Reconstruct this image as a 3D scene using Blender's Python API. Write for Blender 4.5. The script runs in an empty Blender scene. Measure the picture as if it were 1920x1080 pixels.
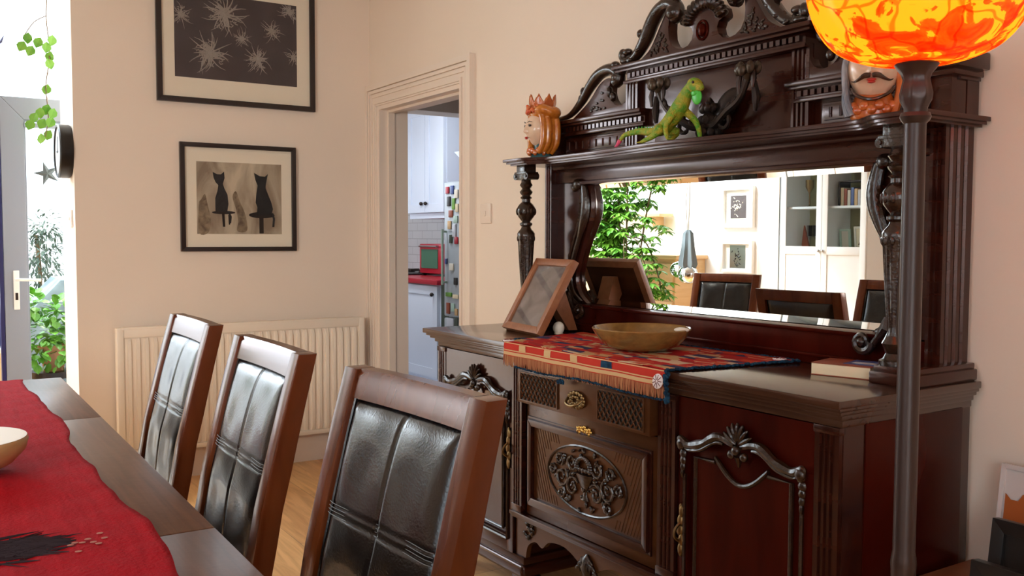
import bpy, bmesh, math, random
from mathutils import Vector, Matrix
PI = math.pi
random.seed(7)
SC = bpy.context.scene
COL = SC.collection

# ---------------------------------------------------------------- camera, world, lights, exposure
cam_d = bpy.data.cameras.new('camera')
cam = bpy.data.objects.new('camera', cam_d)
COL.objects.link(cam)
SC.camera = cam
cam_d.sensor_width = 36.0
cam_d.lens = 1750.0 * 36.0 / 1920.0
cam_d.clip_start = 0.02
YAW, PITCH, ROLL = math.radians(32.578), math.radians(3.1626), 0.002945
fwd = Vector((-math.cos(YAW) * math.cos(PITCH), math.sin(YAW) * math.cos(PITCH), -math.sin(PITCH)))
rgt = Vector((math.sin(YAW), math.cos(YAW), 0.0))
upv = rgt.cross(fwd)
r2 = rgt * math.cos(ROLL) + upv * math.sin(ROLL)
u2 = -rgt * math.sin(ROLL) + upv * math.cos(ROLL)
mw = Matrix.Identity(4)
for i in range(3):
    mw[i][0], mw[i][1], mw[i][2] = r2[i], u2[i], -fwd[i]
mw[0][3], mw[1][3], mw[2][3] = 5.149, -2.239, 1.30
cam.matrix_world = mw

SC.view_settings.view_transform = 'Standard'
SC.view_settings.look = 'None'
SC.view_settings.gamma = 1.0
SC.view_settings.use_curve_mapping = False
SC.view_settings.exposure = 1.0
SC.cycles.use_denoising = True
SC.cycles.max_bounces = 10
SC.cycles.diffuse_bounces = 5
SC.cycles.glossy_bounces = 5
SC.cycles.sample_clamp_indirect = 6.0

wd = bpy.data.worlds.new('sky')
SC.world = wd
wd.use_nodes = True
wn = wd.node_tree
bg = wn.nodes['Background']
bg.inputs['Color'].default_value = (0.80, 0.91, 1.0, 1)
bg.inputs['Strength'].default_value = 2.3


def light(kind, name, loc, target, energy, color, size=1.0, sizey=None, spread=None):
    d = bpy.data.lights.new(name, kind)
    o = bpy.data.objects.new(name, d)
    COL.objects.link(o)
    o.location = loc
    v = Vector(target) - Vector(loc)
    o.rotation_euler = v.to_track_quat('-Z', 'Y').to_euler()
    d.energy = energy
    d.color = color
    if kind == 'AREA':
        d.size = size
        if sizey:
            d.shape = 'RECTANGLE'
            d.size_y = sizey
    if spread:
        d.spread = spread
    if kind == 'SUN':
        d.angle = size
    return o


# hazy sun over the garden, falling through the glass roof of the extension
light('SUN', 'sun', (-6, 2, 8), (-2.2, -4.0, 1.2), 5.5, (1.0, 0.95, 0.86), 0.25)
# daylight that comes down through the glass roof of the extension
light('AREA', 'skylight_daylight', (-1.7, -3.0, 2.95), (0.9, -2.2, 0.6), 85.0, (0.80, 0.90, 1.0), 2.0, 2.0)
# warm fill light added behind the camera, at an invented window
light('AREA', 'rear_fill_light', (4.3, -4.45, 1.75), (0.1, -0.35, 0.4), 6.5, (1.0, 0.92, 0.82), 1.3, 1.2, 1.15)
# second fill light, added at an invented end-wall window, right behind the camera
light('AREA', 'end_fill_light', (6.85, -3.1, 1.40), (0.3, -1.0, 0.0), 11.0, (1.0, 0.93, 0.84), 1.7, 1.5)

# ---------------------------------------------------------------- materials
M = {}


def mat(name, color, rough=0.5, metal=0.0, coat=0.0, spec=0.5, noise=None, bump=None, emit=None, estr=0.0):
    """noise=(color2, scale(x,y,z), detail, contrast)  bump=(scale, strength)"""
    m = bpy.data.materials.new(name)
    m.use_nodes = True
    nt = m.node_tree
    b = nt.nodes['Principled BSDF']
    b.inputs['Base Color'].default_value = (*color, 1)
    b.inputs['Roughness'].default_value = rough
    b.inputs['Metallic'].default_value = metal
    b.inputs['Coat Weight'].default_value = coat
    b.inputs['Coat Roughness'].default_value = 0.12
    b.inputs['Specular IOR Level'].default_value = spec
    if emit:
        b.inputs['Emission Color'].default_value = (*emit, 1)
        b.inputs['Emission Strength'].default_value = estr
    if noise or bump:
        tc = nt.nodes.new('ShaderNodeTexCoord')
    if noise:
        c2, sc, det, con = noise
        mp = nt.nodes.new('ShaderNodeMapping')
        mp.inputs['Scale'].default_value = sc
        nt.links.new(tc.outputs['Object'], mp.inputs['Vector'])
        n = nt.nodes.new('ShaderNodeTexNoise')
        n.inputs['Scale'].default_value = 1.0
        n.inputs['Detail'].default_value = det
        n.inputs['Distortion'].default_value = 0.6
        nt.links.new(mp.outputs[0], n.inputs['Vector'])
        r = nt.nodes.new('ShaderNodeValToRGB')
        r.color_ramp.elements[0].position = 0.5 - con
        r.color_ramp.elements[1].position = 0.5 + con
        r.color_ramp.elements[0].color = (*color, 1)
        r.color_ramp.elements[1].color = (*c2, 1)
        nt.links.new(n.outputs['Fac'], r.inputs['Fac'])
        nt.links.new(r.outputs['Color'], b.inputs['Base Color'])
    if bump:
        n2 = nt.nodes.new('ShaderNodeTexNoise')
        n2.inputs['Scale'].default_value = bump[0]
        n2.inputs['Detail'].default_value = 4
        nt.links.new(tc.outputs['Object'], n2.inputs['Vector'])
        bp = nt.nodes.new('ShaderNodeBump')
        bp.inputs['Strength'].default_value = bump[1]
        bp.inputs['Distance'].default_value = 0.01
        nt.links.new(n2.outputs['Fac'], bp.inputs['Height'])
        nt.links.new(bp.outputs[0], b.inputs['Normal'])
    M[name] = m
    return m


mat('wall_paint', (0.80, 0.685, 0.575), 0.85, noise=((0.82, 0.705, 0.595), (1.5, 1.5, 1.5), 3, 0.2), bump=(60, 0.04))
mat('white_paint', (0.86, 0.85, 0.82), 0.7)
mat('trim_paint', (0.80, 0.69, 0.59), 0.5)
mat('radiator_paint', (0.88, 0.78, 0.65), 0.45)
mat('ceiling_paint', (0.85, 0.82, 0.77), 0.9)
mat('cabinet_back', (0.42, 0.40, 0.22), 0.7)
mat('kitchen_white', (0.72, 0.78, 0.90), 0.35)
mat('kitchen_grey', (0.24, 0.25, 0.28), 0.6)
mat('kitchen_ceiling', (0.70, 0.62, 0.56), 0.9)
mat('upvc_shaded', (0.27, 0.30, 0.36), 0.3)  # white frame greyed in its colour to stand for shade
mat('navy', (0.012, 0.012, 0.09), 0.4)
mat('mahogany', (0.016, 0.0035, 0.0022), 0.24, spec=0.4, coat=0.28, noise=((0.038, 0.0085, 0.004), (3, 3, 26), 4, 0.22), bump=(40, 0.03))
mat('mahogany_red', (0.020, 0.0014, 0.0008), 0.25, coat=0.0, spec=0.22, noise=((0.052, 0.005, 0.0022), (10, 3, 2.2), 4, 0.25))
mat('mahogany_brown', (0.040, 0.013, 0.0045), 0.27, coat=0.15, spec=0.35, noise=((0.082, 0.029, 0.010), (4, 4, 12), 4, 0.25))
mat('carved_wood', (0.013, 0.0055, 0.0032), 0.25, coat=0.35, noise=((0.028, 0.012, 0.006), (30, 30, 30), 3, 0.2), bump=(90, 0.25))
mat('counter_wood', (0.036, 0.014, 0.008), 0.20, coat=0.45, noise=((0.062, 0.025, 0.014), (5, 30, 5), 4, 0.25))
mat('chair_wood', (0.048, 0.0085, 0.0018), 0.26, coat=0.22, noise=((0.11, 0.024, 0.0045), (14, 14, 3), 4, 0.25))
mat('leather', (0.0045, 0.0035, 0.0038), 0.24, coat=0.25, bump=(240, 0.10))
mat('stitch', (0.10, 0.10, 0.10), 0.6)
mat('table_wood', (0.050, 0.019, 0.009), 0.36, coat=0.06, noise=((0.16, 0.066, 0.032), (3, 60, 3), 5, 0.3), bump=(30, 0.05))
mat('red_cloth', (0.30, 0.0022, 0.008), 0.9, spec=0.1, noise=((0.40, 0.005, 0.013), (6, 60, 6), 4, 0.25), bump=(120, 0.35))
mat('black_paint', (0.012, 0.010, 0.010), 0.35)
mat('frame_black', (0.018, 0.010, 0.009), 0.35)
mat('mat_board', (0.90, 0.80, 0.64), 0.8)
mat('print_dark', (0.060, 0.044, 0.046), 0.45, noise=((0.085, 0.064, 0.064), (9, 9, 9), 4, 0.2))
mat('print_silver', (0.40, 0.35, 0.31), 0.5)
mat('print_sepia', (0.62, 0.52, 0.38), 0.6, noise=((0.26, 0.19, 0.13), (3.5, 9, 3.5), 5, 0.16))
mat('cat_black', (0.008, 0.006, 0.006), 0.7, noise=((0.03, 0.026, 0.026), (30, 30, 30), 4, 0.25))
mat('sepia_dark', (0.13, 0.085, 0.055), 0.8, noise=((0.34, 0.26, 0.17), (30, 30, 30), 4, 0.2))
mat('brass', (0.75, 0.47, 0.13), 0.28, 1.0)
mat('old_brass', (0.22, 0.14, 0.06), 0.40, 1.0)
mat('iron', (0.020, 0.015, 0.013), 0.38, 0.3)
mat('dull_bronze', (0.055, 0.036, 0.022), 0.35, 0.5)
mat('lamp_metal', (0.035, 0.017, 0.013), 0.38, 0.2)
mat('frame_wood', (0.24, 0.085, 0.035), 0.35, coat=0.3, noise=((0.36, 0.14, 0.06), (30, 30, 30), 4, 0.25))
mat('photo_paper', (0.16, 0.12, 0.11), 0.12, noise=((0.34, 0.29, 0.27), (9, 9, 14), 4, 0.2))
mat('bowl_wood', (0.17, 0.085, 0.025), 0.22, coat=0.5, noise=((0.32, 0.17, 0.045), (22, 22, 40), 4, 0.25))
mat('pale_wood', (0.50, 0.30, 0.12), 0.4, noise=((0.60, 0.38, 0.17), (12, 12, 40), 3, 0.25))
mat('pine', (0.62, 0.38, 0.17), 0.5, noise=((0.70, 0.46, 0.23), (4, 4, 30), 3, 0.25))
mat('cream_rim', (0.80, 0.74, 0.62), 0.5)
mat('paper', (0.80, 0.68, 0.46), 0.8)
mat('book_blue', (0.06, 0.10, 0.30), 0.3)
mat('book_red', (0.32, 0.07, 0.03), 0.4)
mat('book_white', (0.6, 0.62, 0.68), 0.3)
mat('ceramic_skin', (0.72, 0.50, 0.34), 0.25, coat=0.4, noise=((0.80, 0.60, 0.44), (14, 14, 14), 3, 0.25))
mat('ceramic_orange', (0.62, 0.17, 0.03), 0.25, coat=0.5, noise=((0.42, 0.08, 0.015), (40, 40, 25), 4, 0.22))
mat('ceramic_gold', (0.60, 0.20, 0.02), 0.22, coat=0.5, noise=((0.40, 0.10, 0.01), (60, 60, 60), 3, 0.25))
mat('ceramic_red', (0.55, 0.04, 0.015), 0.22, coat=0.5, noise=((0.65, 0.20, 0.06), (60, 60, 60), 3, 0.25))
mat('ceramic_teal', (0.03, 0.09, 0.10), 0.25, coat=0.5)
mat('ceramic_grey', (0.14, 0.18, 0.24), 0.25, coat=0.5, noise=((0.40, 0.44, 0.50), (60, 60, 20), 3, 0.2))
mat('ceramic_dark', (0.05, 0.02, 0.012), 0.25, coat=0.5)
mat('lip_red', (0.50, 0.04, 0.03), 0.3)
mat('eye_dark', (0.03, 0.02, 0.02), 0.3)
mat('iguana_skin', (0.09, 0.36, 0.015), 0.42, noise=((0.52, 0.40, 0.03), (48, 48, 48), 5, 0.16), bump=(260, 0.6))
mat('iguana_green', (0.06, 0.52, 0.05), 0.35)
mat('pink', (0.75, 0.10, 0.20), 0.4)
mat('fridge_grey', (0.42, 0.47, 0.52), 0.3)
mat('mint', (0.45, 0.62, 0.52), 0.4)
mat('red_gloss', (0.42, 0.012, 0.03), 0.3)
mat('green_glass', (0.05, 0.16, 0.10), 0.1)
mat('dark_green', (0.045, 0.06, 0.04), 0.5)
mat('steel', (0.5, 0.5, 0.52), 0.3, 1.0)
mat('leaf', (0.05, 0.22, 0.02), 0.45, noise=((0.22, 0.45, 0.05), (9, 9, 9), 3, 0.2))
mat('leaf_light', (0.08, 0.26, 0.015), 0.45, noise=((0.17, 0.36, 0.03), (9, 9, 9), 3, 0.2))
mat('leaf_olive', (0.03, 0.06, 0.035), 0.5, noise=((0.10, 0.14, 0.09), (9, 9, 9), 3, 0.2))
mat('stem', (0.14, 0.09, 0.04), 0.7)
mat('terracotta', (0.50, 0.22, 0.10), 0.7)
mat('soil', (0.03, 0.02, 0.015), 0.9)
mat('patio', (0.60, 0.58, 0.54), 0.8, noise=((0.5, 0.49, 0.46), (3, 3, 3), 4, 0.2))
mat('render_white', (0.90, 0.91, 0.93), 0.8)
mat('pale_blue', (0.42, 0.58, 0.85), 0.7)
mat('tarp', (0.10, 0.13, 0.14), 0.5, noise=((0.30, 0.36, 0.36), (4, 4, 4), 3, 0.2))
mat('star_grey', (0.13, 0.16, 0.17), 0.4, 0.5)
mat('silver', (0.75, 0.78, 0.80), 0.08, 1.0)
mat('net_grey', (0.16, 0.20, 0.23), 0.7)
mat('string', (0.45, 0.40, 0.34), 0.8)
mat('switch_white', (0.80, 0.68, 0.58), 0.35)
mat('clock_face', (0.85, 0.86, 0.88), 0.3)
mat('poster_paper', (0.62, 0.56, 0.54), 0.6)
mat('poster_orange', (0.42, 0.10, 0.015), 0.6)
mat('poster_yellow', (0.65, 0.45, 0.02), 0.6)
mat('crate_wood', (0.16, 0.055, 0.022), 0.5, noise=((0.22, 0.08, 0.03), (4, 20, 20), 3, 0.25))
mat('maroon', (0.13, 0.01, 0.012), 0.5)
mat('cloth_red', (0.50, 0.035, 0.02), 0.9, spec=0.2)
mat('cloth_beige', (0.62, 0.40, 0.20), 0.9, spec=0.2)
mat('cloth_blue', (0.006, 0.016, 0.035), 0.9, spec=0.2, noise=((0.010, 0.060, 0.12), (50, 50, 50), 2, 0.2))
mat('cloth_white', (0.78, 0.70, 0.70), 0.9)
mat('fringe', (0.26, 0.05, 0.025), 0.9, noise=((0.55, 0.27, 0.12), (170, 20, 3), 2, 0.2))
mat('feather_black', (0.018, 0.008, 0.012), 0.9)
mat('feather_dots', (0.42, 0.16, 0.12), 0.9)


def glass_mat(name, tint=(0.95, 0.98, 1.0), gl=0.10, rough=0.02):
    m = bpy.data.materials.new(name)
    m.use_nodes = True
    nt = m.node_tree
    nt.nodes.clear()
    out = nt.nodes.new('ShaderNodeOutputMaterial')
    t = nt.nodes.new('ShaderNodeBsdfTransparent')
    t.inputs[0].default_value = (*tint, 1)
    g = nt.nodes.new('ShaderNodeBsdfGlossy')
    g.inputs['Roughness'].default_value = rough
    fr = nt.nodes.new('ShaderNodeLayerWeight')
    fr.inputs['Blend'].default_value = gl
    mx = nt.nodes.new('ShaderNodeMixShader')
    nt.links.new(fr.outputs['Fresnel'], mx.inputs[0])
    nt.links.new(t.outputs[0], mx.inputs[1])
    nt.links.new(g.outputs[0], mx.inputs[2])
    nt.links.new(mx.outputs[0], out.inputs[0])
    M[name] = m


M['mahogany_red'].node_tree.nodes['Principled BSDF'].inputs['Specular Tint'].default_value = (1.0, 0.22, 0.12, 1)
M['chair_wood'].node_tree.nodes['Principled BSDF'].inputs['Specular Tint'].default_value = (1.0, 0.55, 0.45, 1)
for q_, tint_ in (('mahogany', (1.0, .66, .62, 1)), ('mahogany_brown', (1.0, .55, .38, 1)), ('table_wood', (1.0, .70, .56, 1)), ('counter_wood', (1.0, .80, .70, 1)), ('iron', (1.0, .8, .75, 1))):
    M[q_].node_tree.nodes['Principled BSDF'].inputs['Specular Tint'].default_value = tint_
glass_mat('clear_glass')
glass_mat('picture_glass', (0.97, 0.97, 0.97), 0.08, 0.03)

m = mat('mirror', (0.93, 0.95, 0.94), 0.0, 1.0)


def nodes_of(m):
    return m.node_tree, m.node_tree.nodes['Principled BSDF']


def oak_floor():
    m = mat('oak_floor', (0.5, 0.26, 0.1), 0.32, coat=0.2)
    nt, b = nodes_of(m)
    tc = nt.nodes.new('ShaderNodeTexCoord')
    br = nt.nodes.new('ShaderNodeTexBrick')
    br.inputs['Color1'].default_value = (0.64, 0.30, 0.10, 1)
    br.inputs['Color2'].default_value = (0.88, 0.52, 0.21, 1)
    br.inputs['Mortar'].default_value = (0.28, 0.13, 0.05, 1)
    br.inputs['Scale'].default_value = 1.0
    br.inputs['Mortar Size'].default_value = 0.0012
    br.inputs['Brick Width'].default_value = 1.4
    br.inputs['Row Height'].default_value = 0.30
    br.inputs['Bias'].default_value = 0.0
    nt.links.new(tc.outputs['Object'], br.inputs['Vector'])
    mp = nt.nodes.new('ShaderNodeMapping')
    mp.inputs['Scale'].default_value = (2.2, 22, 1)
    nt.links.new(tc.outputs['Object'], mp.inputs['Vector'])
    n = nt.nodes.new('ShaderNodeTexNoise')
    n.inputs['Scale'].default_value = 1.0
    n.inputs['Detail'].default_value = 5
    n.inputs['Distortion'].default_value = 1.2
    nt.links.new(mp.outputs[0], n.inputs['Vector'])
    mx = nt.nodes.new('ShaderNodeMix')
    mx.data_type = 'RGBA'
    mx.blend_type = 'MULTIPLY'
    mx.inputs['Factor'].default_value = 0.75
    rr = nt.nodes.new('ShaderNodeValToRGB')
    rr.color_ramp.elements[0].position = 0.35
    rr.color_ramp.elements[0].color = (0.62, 0.52, 0.42, 1)
    rr.color_ramp.elements[1].position = 0.62
    rr.color_ramp.elements[1].color = (1, 1, 1, 1)
    nt.links.new(n.outputs['Fac'], rr.inputs['Fac'])
    nt.links.new(br.outputs['Color'], mx.inputs[6])
    nt.links.new(rr.outputs['Color'], mx.inputs[7])
    nt.links.new(mx.outputs[2], b.inputs['Base Color'])


oak_floor()


def tile_mat():
    m = mat('wall_tile', (0.75, 0.78, 0.82), 0.15)
    nt, b = nodes_of(m)
    tc = nt.nodes.new('ShaderNodeTexCoord')
    mp = nt.nodes.new('ShaderNodeMapping')
    mp.inputs['Rotation'].default_value = (PI / 2, 0, 0)
    nt.links.new(tc.outputs['Object'], mp.inputs['Vector'])
    br = nt.nodes.new('ShaderNodeTexBrick')
    br.inputs['Color1'].default_value = (0.74, 0.77, 0.80, 1)
    br.inputs['Color2'].default_value = (0.70, 0.73, 0.77, 1)
    br.inputs['Mortar'].default_value = (0.50, 0.52, 0.55, 1)
    br.inputs['Scale'].default_value = 1.0
    br.inputs['Mortar Size'].default_value = 0.003
    br.inputs['Brick Width'].default_value = 0.20
    br.inputs['Row Height'].default_value = 0.075
    nt.links.new(mp.outputs[0], br.inputs['Vector'])
    nt.links.new(br.outputs['Color'], b.inputs['Base Color'])


tile_mat()


def kilim_mat():
    """woven red cloth: stripes, small squares and diamonds in red, orange, beige and navy"""
    m = mat('kilim', (0.5, 0.05, 0.03), 0.9, spec=0.2)
    nt, b = nodes_of(m)
    L = nt.links
    tc = nt.nodes.new('ShaderNodeTexCoord')
    mp = nt.nodes.new('ShaderNodeMapping')
    mp.inputs['Scale'].default_value = (1, 1, 1)
    L.new(tc.outputs['UV'], mp.inputs['Vector'])
    br = nt.nodes.new('ShaderNodeTexBrick')
    br.inputs['Color1'].default_value = (0.50, 0.012, 0.010, 1)
    br.inputs['Color2'].default_value = (0.42, 0.035, 0.018, 1)
    br.inputs['Mortar'].default_value = (0.58, 0.30, 0.16, 1)
    br.inputs['Scale'].default_value = 1
    br.inputs['Mortar Size'].default_value = 0.0035
    br.inputs['Brick Width'].default_value = 0.095
    br.inputs['Row Height'].default_value = 0.030
    L.new(mp.outputs[0], br.inputs['Vector'])
    m2 = nt.nodes.new('ShaderNodeMapping')
    m2.inputs['Scale'].default_value = (14, 34, 1)
    L.new(tc.outputs['UV'], m2.inputs['Vector'])
    vo = nt.nodes.new('ShaderNodeTexVoronoi')
    vo.distance = 'CHEBYCHEV'
    vo.inputs['Scale'].default_value = 1.0
    vo.inputs['Randomness'].default_value = 0.75
    L.new(m2.outputs[0], vo.inputs['Vector'])
    sp = nt.nodes.new('ShaderNodeSeparateColor')
    L.new(vo.outputs['Color'], sp.inputs[0])
    r = nt.nodes.new('ShaderNodeValToRGB')
    r.color_ramp.interpolation = 'CONSTANT'
    e = r.color_ramp.elements
    e[0].position = 0.0
    e[0].color = (0.42, 0.010, 0.008, 1)
    e[1].position = 0.36
    e[1].color = (0.50, 0.30, 0.14, 1)
    for ps, cl in ((0.50, (0.50, 0.06, 0.02, 1)), (0.68, (0.03, 0.03, 0.09, 1)), (0.78, (0.58, 0.42, 0.28, 1)), (0.88, (0.32, 0.008, 0.008, 1))):
        k = e.new(ps)
        k.color = cl
    L.new(sp.outputs[0], r.inputs['Fac'])
    mx = nt.nodes.new('ShaderNodeMix')
    mx.data_type = 'RGBA'
    n = nt.nodes.new('ShaderNodeTexNoise')
    n.inputs['Scale'].default_value = 9
    L.new(mp.outputs[0], n.inputs['Vector'])
    rr = nt.nodes.new('ShaderNodeValToRGB')
    rr.color_ramp.interpolation = 'CONSTANT'
    rr.color_ramp.elements[1].position = 0.40
    L.new(n.outputs['Fac'], rr.inputs['Fac'])
    L.new(rr.outputs['Color'], mx.inputs[0])
    L.new(br.outputs['Color'], mx.inputs[6])
    L.new(r.outputs['Color'], mx.inputs[7])
    L.new(mx.outputs[2], b.inputs['Base Color'])


kilim_mat()


def shade_mat():
    """etched orange glass with red flowers, lit by the bulb inside"""
    m = bpy.data.materials.new('art_glass')
    M['art_glass'] = m
    m.use_nodes = True
    nt = m.node_tree
    L = nt.links
    nt.nodes.clear()
    out = nt.nodes.new('ShaderNodeOutputMaterial')
    tc = nt.nodes.new('ShaderNodeTexCoord')
    # flower and leaf shapes
    n1 = nt.nodes.new('ShaderNodeTexNoise')
    n1.inputs['Scale'].default_value = 21
    n1.inputs['Detail'].default_value = 4
    n1.inputs['Distortion'].default_value = 1.0
    L.new(tc.outputs['Object'], n1.inputs['Vector'])
    sep = nt.nodes.new('ShaderNodeSeparateXYZ')
    L.new(tc.outputs['Object'], sep.inputs[0])
    ma = nt.nodes.new('ShaderNodeMath')
    ma.operation = 'MULTIPLY_ADD'          # the design is denser at the foot of the bowl
    ma.inputs[1].default_value = -1.6
    ma.inputs[2].default_value = 0.10
    L.new(sep.outputs['Z'], ma.inputs[0])
    ad = nt.nodes.new('ShaderNodeMath')
    ad.operation = 'ADD'
    L.new(n1.outputs['Fac'], ad.inputs[0])
    L.new(ma.outputs[0], ad.inputs[1])
    rp = nt.nodes.new('ShaderNodeValToRGB')
    e = rp.color_ramp.elements
    e[0].position = 0.515
    e[0].color = (1.0, 0.26, 0.012, 1)
    e[1].position = 0.545
    e[1].color = (0.80, 0.060, 0.003, 1)
    k = e.new(0.70)
    k.color = (0.42, 0.022, 0.001, 1)
    L.new(ad.outputs[0], rp.inputs['Fac'])
    # branches
    vo = nt.nodes.new('ShaderNodeTexVoronoi')
    vo.feature = 'DISTANCE_TO_EDGE'
    vo.inputs['Scale'].default_value = 13
    nv = nt.nodes.new('ShaderNodeTexNoise')
    nv.inputs['Scale'].default_value = 9
    L.new(tc.outputs['Object'], nv.inputs['Vector'])
    vm = nt.nodes.new('ShaderNodeVectorMath')
    vm.operation = 'MULTIPLY_ADD'
    vm.inputs[1].default_value = (0.12, 0.12, 0.12)
    L.new(nv.outputs['Color'], vm.inputs[0])
    L.new(tc.outputs['Object'], vm.inputs[2])
    L.new(vm.outputs[0], vo.inputs['Vector'])
    r2_ = nt.nodes.new('ShaderNodeValToRGB')
    r2_.color_ramp.elements[0].position = 0.02
    r2_.color_ramp.elements[0].color = (0.50, 0.20, 0.05, 1)
    r2_.color_ramp.elements[1].position = 0.045
    r2_.color_ramp.elements[1].color = (1, 1, 1, 1)
    L.new(vo.outputs['Distance'], r2_.inputs['Fac'])
    mx = nt.nodes.new('ShaderNodeMix')
    mx.data_type = 'RGBA'
    mx.blend_type = 'MULTIPLY'
    mx.inputs[0].default_value = 0.75
    L.new(rp.outputs['Color'], mx.inputs[6])
    L.new(r2_.outputs['Color'], mx.inputs[7])
    dk = nt.nodes.new('ShaderNodeVectorMath')      # thick cased glass lets little through
    dk.operation = 'SCALE'
    dk.inputs['Scale'].default_value = 0.105
    L.new(mx.outputs[2], dk.inputs[0])
    tr = nt.nodes.new('ShaderNodeBsdfTranslucent')
    L.new(dk.outputs[0], tr.inputs['Color'])
    gl = nt.nodes.new('ShaderNodeBsdfGlossy')
    gl.inputs['Roughness'].default_value = 0.15
    gl.inputs['Color'].default_value = (1, 0.9, 0.8, 1)
    ms = nt.nodes.new('ShaderNodeMixShader')
    ms.inputs[0].default_value = 0.03
    L.new(tr.outputs[0], ms.inputs[1])
    L.new(gl.outputs[0], ms.inputs[2])
    em = nt.nodes.new('ShaderNodeEmission')
    em.inputs['Strength'].default_value = 0.36
    L.new(mx.outputs[2], em.inputs['Color'])
    asd = nt.nodes.new('ShaderNodeAddShader')
    L.new(ms.outputs[0], asd.inputs[0])
    L.new(em.outputs[0], asd.inputs[1])
    L.new(asd.outputs[0], out.inputs[0])


shade_mat()


# ---------------------------------------------------------------- geometry helpers
class G:
    def __init__(s):
        s.bm = bmesh.new()

    def _new(s, n0):
        s.bm.verts.ensure_lookup_table()
        return s.bm.verts[n0:]

    def box(s, x0, x1, y0, y1, z0, z1, b=0.0, seg=2, mx=None):
        t = bmesh.new()
        r = bmesh.ops.create_cube(t, size=1.0)
        for v in t.verts:
            v.co = Vector(((x0 + x1) / 2 + v.co.x * (x1 - x0), (y0 + y1) / 2 + v.co.y * (y1 - y0), (z0 + z1) / 2 + v.co.z * (z1 - z0)))
        if b > 0:
            bmesh.ops.bevel(t, geom=t.edges[:], offset=b, segments=seg, profile=0.6, affect='EDGES')
        s.merge(t, mx)
        return s

    def merge(s, t, mx=None):
        if mx is not None:
            bmesh.ops.transform(t, matrix=mx, verts=t.verts[:])
        me = bpy.data.meshes.new('tmp')
        t.to_mesh(me)
        t.free()
        s.bm.from_mesh(me)
        bpy.data.meshes.remove(me)

    def prism(s, pts, plane, a0, a1, b=0.0, mx=None):
        t = bmesh.new()

        def P(u, v, a):
            return {'xz': (u, a, v), 'xy': (u, v, a), 'yz': (a, u, v)}[plane]
        lo = [t.verts.new(P(u, v, a0)) for u, v in pts]
        hi = [t.verts.new(P(u, v, a1)) for u, v in pts]
        n = len(pts)
        t.faces.new(lo)
        f2 = t.faces.new(hi[::-1])
        for i in range(n):
            t.faces.new((lo[i], hi[i], hi[(i + 1) % n], lo[(i + 1) % n]))
        bmesh.ops.recalc_face_normals(t, faces=t.faces[:])
        if b > 0:
            es = [e for e in t.edges if (e.verts[0] in lo) == (e.verts[1] in lo)]
            bmesh.ops.bevel(t, geom=es, offset=b, segments=2, profile=0.6, affect='EDGES')
        big = [f for f in t.faces if len(f.verts) > 4]
        bmesh.ops.triangulate(t, faces=big)
        s.merge(t, mx)
        return s

    def frame(s, plane, u0, u1, v0, v1, w, a0, a1, b=0.0, mx=None, w4=None):
        """four mitred members round a rectangle; w4 = (left, right, bottom, top)"""
        wl, wr, wb, wt = w4 or (w, w, w, w)
        I = (u0 + wl, u1 - wr, v0 + wb, v1 - wt)
        if wl:
            s.prism([(u0, v0), (I[0], I[2]), (I[0], I[3]), (u0, v1)], plane, a0, a1, b, mx)
        if wr:
            s.prism([(u1, v0), (u1, v1), (I[1], I[3]), (I[1], I[2])], plane, a0, a1, b, mx)
        if wb:
            s.prism([(u0, v0), (u1, v0), (I[1], I[2]), (I[0], I[2])], plane, a0, a1, b, mx)
        if wt:
            s.prism([(u0, v1), (I[0], I[3]), (I[1], I[3]), (u1, v1)], plane, a0, a1, b, mx)
        return s

    def tube(s, path, r, seg=8, flat=1.0, closed=False):
        path = [Vector(p) for p in path]
        n = len(path)
        rs = r if isinstance(r, (list, tuple)) else [r] * n
        rings = []
        prev = None
        for i, p in enumerate(path):
            if closed:
                d = path[(i + 1) % n] - path[i - 1]
            else:
                d = path[min(i + 1, n - 1)] - path[max(i - 1, 0)]
            if d.length < 1e-9:
                d = Vector((0, 0, 1))
            d.normalize()
            if prev is None:
                a = Vector((0, 1, 0)) if abs(d.y) < 0.9 else Vector((1, 0, 0))
            else:
                a = prev
            a = (a - d * a.dot(d))
            if a.length < 1e-6:
                a = d.orthogonal()
            a.normalize()
            prev = a
            c = d.cross(a)
            rings.append([s.bm.verts.new(p + (a * math.cos(2 * PI * k / seg) * flat + c * math.sin(2 * PI * k / seg)) * rs[i]) for k in range(seg)])
        m = n if closed else n - 1
        for i in range(m):
            A, B = rings[i], rings[(i + 1) % n]
            for k in range(seg):
                s.bm.faces.new((A[k], A[(k + 1) % seg], B[(k + 1) % seg], B[k]))
        if not closed:
            s.bm.faces.new(rings[0][::-1])
            s.bm.faces.new(rings[-1])
        return s

    def lathe(s, prof, c=(0, 0, 0), seg=24, mx=None, rib=0, ribd=0.0, z0r=None, sx=1.0, sy=1.0):
        """prof: list of (r, z); rib: flutes round the turning between heights z0r"""
        t = bmesh.new()
        rings = []
        for r, z in prof:
            ring = []
            for k in range(seg):
                a = 2 * PI * k / seg
                rr = r
                if rib and z0r and z0r[0] <= z <= z0r[1]:
                    rr = r * (1 - ribd * (0.5 + 0.5 * math.cos(a * rib)))
                ring.append(t.verts.new((c[0] + rr * sx * math.cos(a), c[1] + rr * sy * math.sin(a), c[2] + z)))
            rings.append(ring)
        for A, B in zip(rings, rings[1:]):
            for k in range(seg):
                t.faces.new((A[k], A[(k + 1) % seg], B[(k + 1) % seg], B[k]))
        if prof[0][0] > 1e-4:
            t.faces.new(rings[0][::-1])
        if prof[-1][0] > 1e-4:
            t.faces.new(rings[-1])
        bmesh.ops.remove_doubles(t, verts=t.verts[:], dist=1e-5)
        s.merge(t, mx)
        return s

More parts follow.
